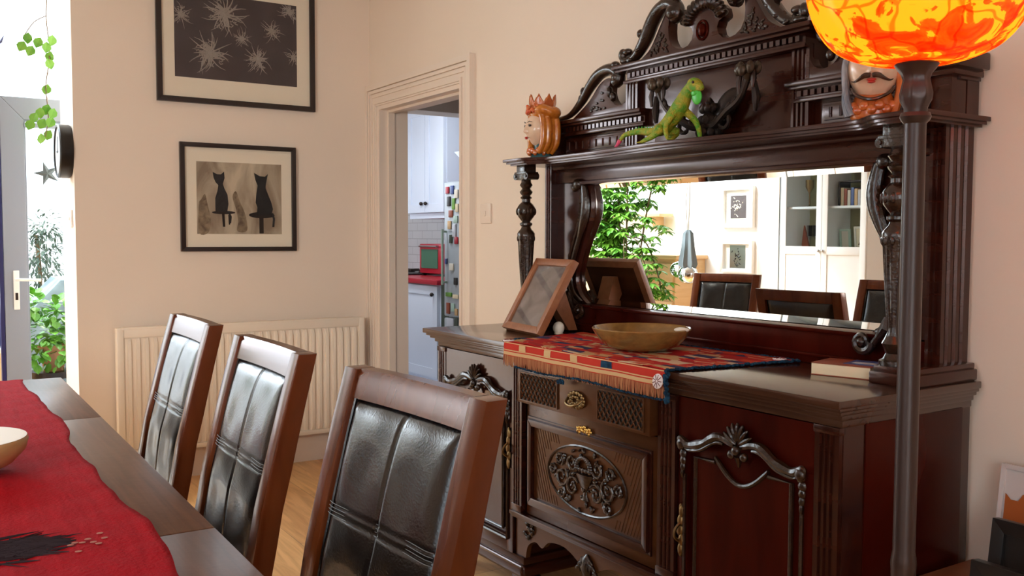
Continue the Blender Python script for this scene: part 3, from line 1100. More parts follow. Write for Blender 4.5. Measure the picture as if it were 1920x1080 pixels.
t = thing('star_ornament', 'grey metal star hanging in front of the glass door', 'ornament', (-.62, -1.62, 1.60))
pts = []
for k in range(10):
    a = PI / 2 + PI * k / 5 + .3
    r_ = .070 if k % 2 == 0 else .026
    pts.append((-1.612 + r_ * math.cos(a), 1.64 + r_ * math.sin(a)))
g = G()
c0 = g.bm.verts.new((-.63, -1.612, 1.64)); c1 = g.bm.verts.new((-.61, -1.612, 1.64))
ring = [g.bm.verts.new((-.62, p[0], p[1])) for p in pts]
for k in range(10):
    g.bm.faces.new((c0, ring[k], ring[(k + 1) % 10])); g.bm.faces.new((c1, ring[(k + 1) % 10], ring[k]))
g.build('star', 'star_grey', t, smooth=False)
G().tube([(-.62, -1.612, 1.70), (-.62, -1.60, 2.1), (-.62, -1.565, 2.74)], .0015, 5).build('string', 'string', t)
# trailing vine hanging at the outer corner of the wall end
t = thing('trailing_vine', 'thin vine of green leaves hanging down beside the wall end', 'plant', (-.60, -1.60, 2.74))
g = G()
g.tube(curve([(-.60, -1.58, 2.74), (-.60, -1.60, 2.5), (-.61, -1.585, 2.3), (-.60, -1.61, 2.12), (-.61, -1.60, 1.95), (-.60, -1.62, 1.84)], 4), .003, 5)
g.tube(curve([(-.60, -1.60, 2.5), (-.61, -1.66, 2.46), (-.61, -1.71, 2.38)], 4), .0025, 5)
g.build('stem', 'stem', t)
rg = random.Random(9)
g = G()
for (y, z) in ((-1.69, 2.40), (-1.71, 2.35), (-1.67, 2.33), (-1.63, 2.38), (-1.60, 2.36), (-1.58, 2.31), (-1.60, 2.27), (-1.57, 2.40), (-1.60, 2.13), (-1.64, 2.00), (-1.60, 2.02), (-1.57, 2.00), (-1.68, 1.93), (-1.62, 1.94), (-1.58, 1.95), (-1.64, 1.86), (-1.59, 1.88), (-1.66, 1.97)):
    g.leafcard((-.60, y, z), (rg.uniform(-.3, .3), rg.uniform(-.5, .5), -1), (1, rg.uniform(-.6, .6), .2), .062, .052)
g.build('leaves', 'leaf_light', t, smooth=False)
t = thing('hanging_bird_ornament', 'red-brown bird ornament with blue tail tip hanging by the garden door', 'ornament', (-.62, -1.90, 2.33))
g = G()
g.tube(curve([(-.62, -2.02, 2.40), (-.62, -1.95, 2.35), (-.62, -1.88, 2.315), (-.62, -1.838, 2.322)], 5), [.03 + .0 * i for i in range(6)] + [.028, .026, .024, .022, .020, .018, .015, .014, .013, .012], 8, flat=.6)
g.build('body', 'book_red', t)
G().tube([(-.62, -1.842, 2.320), (-.62, -1.822, 2.338), (-.62, -1.806, 2.372)], [.012, .017, .003], 8, flat=.5).build('tail', 'navy', t)
G().tube([(-.62, -1.96, 2.36), (-.62, -1.96, 2.75)], .0015, 5).build('string', 'string', t)
# planter at the outer left edge
t = thing('garden_seat', 'yellowish wooden garden seat with dark cushion outside the glass door', 'bench', (-1.6, -1.95, 0))
G().box(-1.9, -1.3, -2.25, -1.80, -.02, .58, .01).build('frame', 'pine', t)
G().box(-1.88, -1.32, -2.23, -1.81, .58, .86, .05, 3).build('cushion', 'navy', t)

# ---------------------------------------------------------------- far side of the room (seen in the sideboard mirror)
# display cabinet
t = thing('display_cabinet', 'tall white display cabinet with two glazed doors, reflected in the mirror', 'cabinet', (.42, -4.4, 0))
g = G()
g.box(.02, .04, -4.59, -4.215, 0, 2.10)
g.box(.80, .82, -4.59, -4.215, 0, 2.10)
g.box(.02, .82, -4.59, -4.575, 0, 2.10)
g.box(.015, .825, -4.595, -4.205, 2.10, 2.14, .004)
g.box(.02, .82, -4.59, -4.22, 0, .08)
for z in (1.17, 1.535, 1.88):
    g.box(.04, .80, -4.575, -4.24, z, z + .018)
g.box(.405, .435, -4.575, -4.22, .08, 2.10)
g.build('carcass', 'white_paint', t)
G().box(.04, .80, -4.575, -4.570, 1.19, 2.08).build('back_panel', 'cabinet_back', t)
for x0, x1, kx in ((.022, .418, .40), (.422, .818, .44)):
    g = G()
    g.frame('xz', x0, x1, .09, 2.09, .05, -4.213, -4.195, .002)
    g.box(x0 + .05, x1 - .05, -4.213, -4.196, 1.16, 1.225, .001)
    g.box(x0 + .045, x1 - .045, -4.211, -4.204, .14, 1.17)
    d = g.build('door', 'white_paint', t)
    G().box(x0 + .045, x1 - .045, -4.207, -4.203, 1.22, 2.035).build('pane', 'clear_glass', d, smooth=False)
    G().ball((kx, -4.185, 1.19), .012).tube([(kx, -4.186, 1.19), (kx, -4.196, 1.19)], .005).build('knob', 'steel', d)
# things inside the cabinet


def small_frame(x, z, w, h, label, pm, fm='paper', y=-4.42, lean=.03):
    t = thing('photo_frame', label, 'photo frame', (x, y, z))
    g = G()
    b = .018
    mxx = Matrix.Translation((x, y, z)) @ Matrix.Rotation(-.12, 4, 'X')
    g.frame('xz', -w / 2, w / 2, 0, h, b, -.008, .008, .001, mx=mxx)
    g.build('frame', fm, t)
    G().box(-w / 2 + b * .8, w / 2 - b * .8, -.004, .003, b * .8, h - b * .8, mx=mxx).build('print', pm, t)


small_frame(.66, 1.19, .15, .20, 'cream photo frame with brown figure on lower cabinet shelf', 'paper', 'cream_rim')
small_frame(.50, 1.19, .10, .18, 'narrow pale photo frame at the left of the cream frame', 'cream_rim', 'mint')
G().tube([(.63, -4.40, 1.24), (.66, -4.402, 1.30), (.69, -4.41, 1.35)], .006).build('x', 'old_brass').name = 'figure_on_print'
bpy.data.objects['figure_on_print'].parent = None
tag(bpy.data.objects['figure_on_print'], 'small bronze figure in front of the cream photo frame', 'figurine')
bpy.data.objects['figure_on_print'].name = 'bronze_figurine'
cols = ['paper', 'book_red', 'cream_rim', 'book_blue', 'pine', 'poster_paper', 'cream_rim']
names = {'paper': 'tan', 'book_red': 'rust', 'cream_rim': 'cream', 'book_blue': 'navy', 'pine': 'ochre', 'poster_paper': 'grey'}
for i, q in enumerate(cols):
    x = .50 + i * .031
    o = G().box(x, x + .026, -4.46, -4.33, 1.555, 1.70 - .01 * (i % 3), .002).build('book', q)
    recenter(o, (x + .013, -4.4, 1.555))
    pos = ['leftmost', 'second', 'third', 'fourth', 'fifth', 'sixth', 'rightmost'][i]
    tag(o, f'{names[q]} book on upper cabinet shelf, {pos} of the row', 'book', 'books in the display cabinet')
g = G()
for x in (.49, .74):
    g.box(x - .006, x + .006, -4.47, -4.32, 1.555, 1.75)
g.box(.49, .74, -4.47, -4.32, 1.745, 1.755)
tag(g.build('book_rack', 'iron'), 'thin dark rack holding the books in the display cabinet', 'rack')
mx = Matrix.Translation((.31, -4.42, 1.655)) @ Matrix.Rotation(PI / 2, 4, 'X')
tag(G().lathe([(0, -.006), (.085, -.006), (.10, .0), (.085, .008), (0, .004)], (0, 0, 0), 30, mx=mx).build('dark_plate', 'dark_green'), 'round dark plate standing on the left upper cabinet shelf', 'plate')
tag(G().lathe([(.03, 1.188), (.045, 1.20), (.05, 1.24), (.02, 1.28), (.018, 1.30), (.022, 1.31)], (.32, -4.38, 0), 20).build('red_vase', 'red_gloss'), 'small red vase on the left lower cabinet shelf', 'vase')
tag(G().prism([(.065, 1.188), (.15, 1.188), (.09, 1.40)], 'xz', -4.44, -4.42).build('red_fan', 'book_red'), 'rust red fan leaning at the left end of the lower cabinet shelf', 'fan')
for x in (.17, .20, .23, .26):
    o = G().lathe([(.022, 1.188), (.004, 1.195), (.004, 1.28), (.022, 1.31), (.024, 1.40), (.021, 1.40), (.019, 1.31)], (x, -4.36 - (x * 100 % 2) * .03, 0), 14).build('champagne_glass', 'clear_glass')
    recenter(o, (x, -4.36, 1.188))
    tag(o, 'tall clear stemmed glass on the left lower cabinet shelf', 'glass', 'glasses in the display cabinet')
tag(G().lathe([(.03, 1.555), (.006, 1.565), (.006, 1.66), (.012, 1.68), (.035, 1.72), (.035, 1.78), (.03, 1.78)], (.17, -4.38, 0), 16).build('candlestick', 'old_brass'), 'slim stemmed candle holder on the left upper cabinet shelf', 'candlestick')

# two white framed prints
for i, (z0, z1, lab) in enumerate(((1.385, 1.745, 'upper white box frame with small dark print, reflected in the mirror'), (.985, 1.27, 'lower white box frame with pale grey print, reflected in the mirror'))):
    t = thing('white_box_frame', lab, 'picture', (-.42, -4.199, z0), group='white frames on the bright wall')
    x0, x1 = -.60, -.245
    g = G()
    b = .032
    g.frame('xz', x0, x1, z0, z1, b, -4.199, -4.155, .002)
    g.build('frame', 'white_paint', t)
    G().box(x0 + b, x1 - b, -4.199, -4.185, z0 + b, z1 - b).build('mount', 'white_paint', t)
    cx, cz = (x0 + x1) / 2, (z0 + z1) / 2
    pr = G().box(cx - .085, cx + .085, -4.185, -4.182, cz - .10, cz + .10).build('print', 'steel' if i else 'print_dark', t)
    g = G()
    for k in range(26):
        a, r_ = rr.uniform(0, 2 * PI), rr.uniform(0, .075)
        x, z = cx + r_ * math.cos(a), cz + r_ * math.sin(a) * 1.1
        g.tube([(x, -4.181, z), (x + rr.uniform(-.02, .02), -4.181, z + rr.uniform(-.02, .02))], .004, 4)
    g.build('lines', 'cream_rim' if not i else 'black_paint', pr)

# pine sideboard under the plants
t = thing('pine_sideboard', 'light pine chest in the sunny extension, reflected in the mirror', 'chest', (-1.6, -4.0, 0))
G().box(-2.75, -.80, -4.19, -3.80, 0, 1.10, .004).build('body', 'pine', t)
G().box(-2.78, -.77, -4.195, -3.775, 1.10, 1.135, .006).build('top', 'pine', t)
for i in range(4):
    for z0, z1 in ((.75, 1.06), (.40, .72), (.06, .37)):
        x0 = -2.73 + i * .483
        d = G().box(x0, x0 + .463, -3.80, -3.782, z0, z1, .004).build('drawer', 'pine', t)
        G().ball((x0 + .23, -3.772, (z0 + z1) / 2), .014).build('knob', 'pine', d)
o = G().box(-2.75, -1.20, -4.19, -4.0, 1.49, 1.52, .003)
for x in (-2.6, -1.35):
    o.box(x, x + .025, -4.19, -4.04, 1.38, 1.49)
o = o.build('pine_shelf', 'pine')
tag(o, 'long pine wall shelf behind the leafy plant in the mirror', 'shelf')
# umbrella plant
t = thing('umbrella_plant', 'big leafy green house plant in front of the pine chest', 'plant', (-1.02, -3.40, 0))
g = G(); pot(g, -1.02, -3.40, 0, .17, .32); g.build('pot', 'terracotta', t)
g = G()
rg = random.Random(21)
tips = []
for k in range(9):
    bx, by = rg.uniform(-.40, .40), rg.uniform(-.2, .2)
    top = rg.uniform(1.35, 1.95)
    pa = curve([(-1.02, -3.40, .28), (-1.02 + bx * .3, -3.40 + by * .3, .8), (-1.02 + bx * .7, -3.40 + by * .7, top * .8), (-1.02 + bx, -3.40 + by, top)], 6)
    g.tube(pa, .008, 6)
    for q in range(8, len(pa)):
        for _ in range(4):
            tips.append(pa[q] + Vector((rg.uniform(-.17, .17), rg.uniform(-.15, .15), rg.uniform(-.06, .10))))
for k in range(7):
    a = rg.uniform(0, 2 * PI)
    pa = curve([(-1.02, -3.40, 1.3), (-1.02 + .2 * math.cos(a), -3.40 + .2 * math.sin(a), 1.25), (-1.02 + .34 * math.cos(a), -3.40 + .3 * math.sin(a), .95), (-1.02 + .36 * math.cos(a), -3.40 + .3 * math.sin(a), .80)], 5)
    g.tube(pa, .005, 5)
    tips += [p + Vector((rg.uniform(-.08, .08), rg.uniform(-.08, .08), 0)) for p in pa[6:]]
g.build('stems', 'stem', t)
for nm, mm, sel in (('leaves', 'leaf', 0), ('young_leaves', 'leaf_light', 1)):
    g = G()
    for i, p in enumerate(tips):
        if (i % 3 == 0) != bool(sel):
            continue
        for q in range(7):
            a = 2 * PI * q / 7 + rg.uniform(-.2, .2)
            g.leafcard(p, (math.cos(a), math.sin(a), rg.uniform(-.5, -.05)), (0, 0, 1), rg.uniform(.07, .11), .038)
    g.build(nm, mm, t, smooth=False)
# hanging net with silver globe
GX, GY = -.47, -3.60
t = thing('hanging_glass_globe', 'silver glass globe in a grey knotted hanger, reflected in the mirror', 'ornament', (GX, GY, .92))
G().tube([(GX, GY, 2.74), (GX + .015, GY, 2.2), (GX + .01, GY, 1.62), (GX, GY, 1.35)], .006, 6).tube([(GX, GY, 1.9), (GX - .03, GY, 1.6), (GX - .01, GY, 1.33)], .004, 6).build('cord', 'string', t)
G().lathe([(.02, 1.36), (.045, 1.33), (.060, 1.20), (.085, 1.07), (.07, 1.03)], (GX, GY, 0), 14, rib=7, ribd=.3, z0r=(1, 1.34)).build('net', 'net_grey', t)
G().ball((GX, GY, .985), .085, 26, 16).build('globe', 'silver', t)
G().ball((GX - .09, GY + .02, 1.02), (.085, .06, .07), 20, 12).build('globe', 'silver', t)

# ---------------------------------------------------------------- dining table
TY0, TY1 = -2.72, -1.785
TX0, TX1 = 1.255, 4.25
t = thing('dining_table', 'long dark wooden dining table with a red runner along it', 'table', ((TX0 + TX1) / 2, (TY0 + TY1) / 2, 0))
g = G()
for x0, x1 in ((TX0, 2.166), (2.169, 3.415), (3.418, TX1)):
    g.box(x0, x1, TY0, TY1, .726, .76, .003)
g.build('table_top', 'table_wood', t)
G().box(TX0 + .06, TX1 - .06, TY0 + .06, TY0 + .085, .64, .726).box(TX0 + .06, TX1 - .06, TY1 - .085, TY1 - .06, .64, .726).box(TX0 + .06, TX0 + .085, TY0 + .06, TY1 - .06, .64, .726).box(TX1 - .085, TX1 - .06, TY0 + .06, TY1 - .06, .64, .726).build('apron', 'table_wood', t)
for x in (TX0 + .04, TX1 - .13):
    for y in (TY0 + .04, TY1 - .13):
        G().box(x, x + .09, y, y + .09, 0, .7255, .005).build('leg', 'table_wood', t)

# red runner: wavy right edge, overhang at the far end
RY0 = -2.42


def edge_y(x):
    return -1.905 - .010 * math.sin(x * 5.1) + .006 * math.sin(x * 11.3 + 1) + .0022 * math.sin(x * 27) + .006 * (x - 2.6)


t = thing('table_runner', 'red cloth runner laid along the dark dining table', 'table runner', (2.6, -2.15, .762))
g = G()


def runner(u, v):
    x = 4.30 - u * (4.30 - 1.245)
    z = .7645
    ov = 0
    if u > .985:
        f = (u - .985) / .015
        z = .7645 - f * .16
        x = 1.249 - .002 * f
    if u < .018:
        f = 1 - u / .018
        z = .7645 - f * .16
        x = 4.254 + .003 * f
    xc = x
    ye = edge_y(min(max(xc, 1.3), 3.95))
    y = RY0 + (ye - RY0) * v
    wr = .0012 * math.sin(x * 38 + 3 * math.sin(y * 14)) * (.3 + v) + .0010 * math.sin(y * 60 + x * 9)
    if .018 <= u <= .985:
        z += abs(wr) + .0008
    return Vector((x, y, z))


g.grid(runner, 260, 44)
ro = g.build('cloth', 'red_cloth', t)
sd = ro.modifiers.new('t', 'SOLIDIFY'); sd.thickness = .0025; sd.offset = 0
# black feathery blossom woven on the runner
g = G()
rg = random.Random(4)
zc = .7685
for k in range(420):
    bx, by = 3.385 + rg.gauss(0, .026), -2.135 + rg.gauss(0, .030)
    L_ = rg.uniform(.02, .075)
    a = rg.gauss(PI / 2, .30)
    w_ = rg.uniform(.001, .003)
    dx, dy = math.cos(a), math.sin(a)
    g.tube([(bx, by, zc), (bx + dx * L_ * .5, by + dy * L_ * .5, zc), (bx + dx * L_, by + dy * L_, zc)], [w_, w_, w_ * .2], 4, flat=.5)
g.build('feather_motif', 'feather_black', t)
g = G()
for k in range(9):
    a = -.35 + .9 * k / 8
    bx, by = 3.385 + .05 * math.sin(a * 3.1 + 1) + rg.uniform(-.03, .03), -2.02 + rg.uniform(-.01, .05)
    g.ball((bx, by, zc + .001), (.0045, .006, .001), 8, 5)
g.build('motif_dots', 'feather_dots', t)

# wooden bowl with pale rim on the runner, cut by the left edge
bc = (2.77, -2.172, .7685)
t = thing('fruit_bowl', 'round wooden bowl with white inside, on the red table runner', 'bowl', bc)
G().lathe([(.050, 0), (.070, .003), (.108, .022), (.134, .050), (.140, .072), (.137, .080), (.127, .080), (.124, .076)], bc, 48).build('bowl', 'pale_wood', t)
G().lathe([(.0, .014), (.065, .018), (.104, .036), (.121, .062), (.125, .0765), (.1285, .0808), (.1368, .0806)], bc, 48).build('lining', 'cream_rim', t)
tag(G().box(-.05, .05, -.004, .0, -.07, .0, .001, mx=Matrix.Translation((2.86, -2.15, .852)) @ Matrix.Rotation(.7, 4, 'Z') @ Matrix.Rotation(-1.1, 4, 'X')).build('folded_card', 'cream_rim'), 'white folded card lying in the wooden bowl', 'card')
tag(G().ball((2.76, -2.10, .812), (.03, .036, .028), 16, 10).build('dark_fruit', 'maroon'), 'dark red fruit in the wooden bowl beside the white card', 'fruit')

# ---------------------------------------------------------------- chairs


def yb(z):
    """front face of the back as a function of height (leans and bows)"""
    k = [(0.0, .20), (.30, .185), (.46, .196), (.58, .222), (.70, .243), (.80, .268), (.92, .298), (1.04, .332)]
    for (z0, y0), (z1, y1) in zip(k, k[1:]):
        if z <= z1:
            return y0 + (y1 - y0) * (z - z0) / (z1 - z0)
    return k[-1][1]


def make_chair(label):
    t = thing('dining_chair', label, 'chair', group='dark leather dining chairs')
    W = .248
    zs = [0.0, .12, .24, .36, .46, .54, .62, .70, .78, .86, .94, 1.0, 1.04]
    th = [.032, .036, .042, .048, .05, .05, .05, .05, .05, .048, .046, .044, .042]
    for s in (-1, 1):
        pts = [(yb(z), z) for z in zs] + [(yb(z) + h, z - (.0 if z else 0)) for z, h in list(zip(zs, th))[::-1]]
        x0, x1 = (W - .052) * s, W * s
        G().prism(pts, 'yz', min(x0, x1), max(x0, x1), .004).build('rear_leg', 'chair_wood', t, world=False)
        G().prism([(s * (W - .055), 0), (s * (W - .012), 0), (s * (W - .005), .43), (s * (W - .055), .43)], 'xz', -.225, -.18, .003).build('front_leg', 'chair_wood', t, world=False)
    # top rail, slightly bowed backwards in its middle
    g = G()

    def rail(u, v):
        x = -(W - .051) + 2 * (W - .051) * u
        bow = .012 * (1 - (x / W) ** 2)
        a = [(0, .985), (0, 1.028), (.006, 1.040), (.034, 1.040), (.040, 1.03), (.040, .985), (0, .985)]
        f = v * 6
        i = min(int(f), 5)
        f -= i
        dy = a[i][0] + (a[i + 1][0] - a[i][0]) * f
        z = a[i][1] + (a[i + 1][1] - a[i][1]) * f
        return Vector((x, yb(z) + .001 + bow + dy, z))
    g.grid(rail, 13, 7)
    g.build('top_rail', 'chair_wood', t, world=False)
    g = G()

    def low(u, v):
        x = -(W - .051) + 2 * (W - .051) * u
        a = [(0, .47), (0, .515), (.034, .515), (.034, .47), (0, .47)]
        f = v * 4
        i = min(int(f), 3)
        f -= i
        return Vector((x, yb(.5) + .004 + a[i][0] + (a[i + 1][0] - a[i][0]) * f, a[i][1] + (a[i + 1][1] - a[i][1]) * f))
    g.grid(low, 9, 5)
    g.build('lower_rail', 'chair_wood', t, world=False)
    # leather back pad, both faces
    PW = W - .054
    zb, zt = .515, .986

    def bow(x):
        return .010 * (1 - (x / W) ** 2)

    def pad(front):
        def f(u, v):
            x = -PW + 2 * PW * u
            z = zb + (zt - zb) * v
            eu = min(u, 1 - u) * 2 * PW
            ev = min(v, 1 - v) * (zt - zb)
            e = min(eu, ev)
            puff = .020 * (1 - math.exp(-e / .014)) + .006 * math.sin(PI * u) * math.sin(PI * v)
            puff -= .0042 * math.exp(-(x / .0026) ** 2)
            puff -= .0026 * (math.exp(-((z - .775) / .0028) ** 2) + math.exp(-((z - .788) / .0028) ** 2))
            puff += .0012 * math.sin(x * 43 + 2) * math.sin(z * 31)
            y = yb(z) + bow(x) + (.017 - puff if front else .027 + puff * .6)
            return Vector((x, y, z))
        return f
    g = G()
    us = 57
    g.grid(pad(True), us, 90)
    g.build('back_pad', 'leather', t, world=False, angle=180)
    G().grid(pad(False), 33, 40).build('rear_pad', 'leather', t, world=False, angle=180)
    # piping round the pad
    g = G()
    pa = []
    for u, v in [(i / 12, 0) for i in range(12)] + [(1, i / 16) for i in range(16)] + [(1 - i / 12, 1) for i in range(12)] + [(0, 1 - i / 16) for i in range(16)]:
        x = -PW + 2 * PW * u
        z = zb + (zt - zb) * v
        pa.append((x * .995, yb(z) + bow(x) + .010, z))
    g.tube(pa, .0042, 6, closed=True)
    g.build('piping', 'leather', t, world=False)
    g = G()
    for zz in (.7715, .7785, .7845, .7915):
        g.tube([(-PW + .006 + (2 * PW - .012) * i / 24, yb(zz) + bow(-PW + (2 * PW) * i / 24) - .0052 + (.0055 * (math.exp(-i / .7) + math.exp(-(24 - i) / .7))), zz) for i in range(25)], .0007, 4)
    g.build('stitching', 'stitch', t, world=False)
    # seat
    g = G()

    def seat(u, v):
        a = 2 * PI * u
        r_ = v
        sx, sy = .245, .215
        cx = math.copysign(abs(math.cos(a)) ** .45, math.cos(a)) * sx * (r_ if r_ < 1 else 1)
        cy = math.copysign(abs(math.sin(a)) ** .45, math.sin(a)) * sy * (r_ if r_ < 1 else 1)
        return Vector((cx, cy - .015, .475 + .012 * (1 - r_ ** 2) - (.02 * max(0, (r_ - .85) / .15) ** 2)))
    g.grid(seat, 40, 10, close_u=True)
    g.box(-.240, .240, -.228, .188, .425, .462, .008)
    g.build('seat', 'leather', t, world=False, angle=60)
    G().box(-.235, .235, -.222, .19, .385, .428, .003).build('seat_frame', 'chair_wood', t, world=False)
    return t


chair_specs = [
    (2.170, -1.862, .00, 'dark leather dining chair nearest the radiator, farthest of the three'),
    (2.940, -1.870, .00, 'middle leather chair of the three along the table'),
    (3.675, -1.835, .07, 'nearest leather dining chair with red-brown frame, in front of the sideboard'),
    (.70, -2.50, PI - .28, 'chair beyond the far end of the table, seen only in the mirror'),
    (1.90, -2.50, PI, 'leather chair on the far side of the table, tucked under it'),
]
c0 = make_chair(chair_specs[0][3])
for i, (x, y, a, lab) in enumerate(chair_specs):
    o = c0 if i == 0 else copy_tree(c0)
    o.location = (x, y, 0)
    o.rotation_euler = (0, 0, a)
    o['label'] = lab

# ---------------------------------------------------------------- antique sideboard
SB = thing('antique_sideboard', 'tall carved mahogany sideboard with mirror, columns and scroll pediment', 'sideboard', (2.86, -.24, 0))
BX0, BX1 = 1.895, 3.785        # body
YF = -.49                      # front of the doors
XL = 2.850                     # centre of the base
XC = 2.885                     # centre of the top


def part(g, name, m='mahogany', parent=SB, **k):
    return g.build(name, m, parent, **k)


# carcass: two side cupboards and a raised centre
g = G()
g.box(BX0 + .01, 2.49, YF + .02, .02, .17, .885)
g.box(3.20, BX1 - .01, YF + .02, .02, .17, .885)
g.box(2.45, 3.24, YF + .02, .02, .345, .885)
g.box(BX1 - .035, BX1, YF + .005, .02, .17, .885, .002)
g.box(BX0, BX0 + .03, YF + .005, .02, .17, .885, .002)
part(g, 'carcass', 'mahogany')
# polished end panel
part(G().box(BX1, BX1 + .004, YF + .08, -.02, .24, .87, .001), 'end_panel', 'mahogany_red')

# countertop with stepped edge mouldings (follows the plan of the body)


def slab(g, e, z0, z1, b=.002):
    g.box(BX0 - e, BX1 + e * .55, YF - e, .022, z0, z1, b)


g = G()
slab(g, .050, .918, .937, .004)
slab(g, .040, .909, .919, .003)
slab(g, .028, .899, .910, .003)
slab(g, .014, .885, .900, .003)
slab(g, .004, .868, .886, .002)
part(g, 'countertop', 'counter_wood')


def pilaster(x0, x1, z0, z1, yf, depth=.02, n=3, name='pilaster', m='mahogany'):
    """fluted pilaster: raised strip with channels"""
    g = G()
    w = x1 - x0
    pts = []
    N = n
    pts.append((x0, yf + depth))
    pts.append((x0, yf))
    for k in range(N):
        a = x0 + w * (.16 + k * .68 / N + .02)
        b = x0 + w * (.16 + (k + 1) * .68 / N - .02)
        pts += [(a, yf), (a + (b - a) * .25, yf + .006), (b - (b - a) * .25, yf + .006), (b, yf)]
    pts += [(x1, yf), (x1, yf + depth)]
    g.prism(pts, 'xy', z0 + .015, z1 - .015)
    g.box(x0 - .002, x1 + .002, yf - .003, yf + depth, z1 - .018, z1, .002)
    g.box(x0 - .002, x1 + .002, yf - .003, yf + depth, z0, z0 + .03, .002)
    return part(g, name, m)


pilaster(BX0 + .002, 1.958, .19, .868, YF - .008)
pilaster(2.440, 2.500, .345, .868, YF - .014)
pilaster(3.185, 3.255, .345, .868, YF - .014)
pilaster(3.715, BX1 - .002, .19, .868, YF - .008)


def bumpy(path, r, amp=.25, freq=1.0, seg=8, flat=1.0, g=None, taper=True):
    """carved moulding: leafy tube"""
    g = g or G()
    n = len(path)
    rs = []
    for i in range(n):
        t = i / (n - 1)
        tp = (.55 + .45 * math.sin(PI * min(1, t * 1.2 + .1))) if taper else 1
        rs.append(r * tp * (1 + amp * math.sin(i * freq * 2.1)))
    g.tube(path, rs, seg, flat)
    return g


def leafy(g, path, r, y_out, n=7, side=1):
    """row of small carved leaves along a path in the xz plane"""
    m = len(path)
    for k in range(n):
        i = int((k + .5) * (m - 1) / n)
        p = Vector(path[i])
        d = Vector(path[min(i + 1, m - 1)]) - Vector(path[max(i - 1, 0)])
        d.normalize()
        nrm = Vector((-d.z, 0, d.x)) * side
        c = p + nrm * r * .55 + Vector((0, y_out, 0))
        ang = math.atan2(d.z, d.x)
        g.ball(c, (r * 1.0, r * .45, r * .48), 10, 6, mx=Matrix.Rotation(-ang - side * .55, 4, 'Y'))


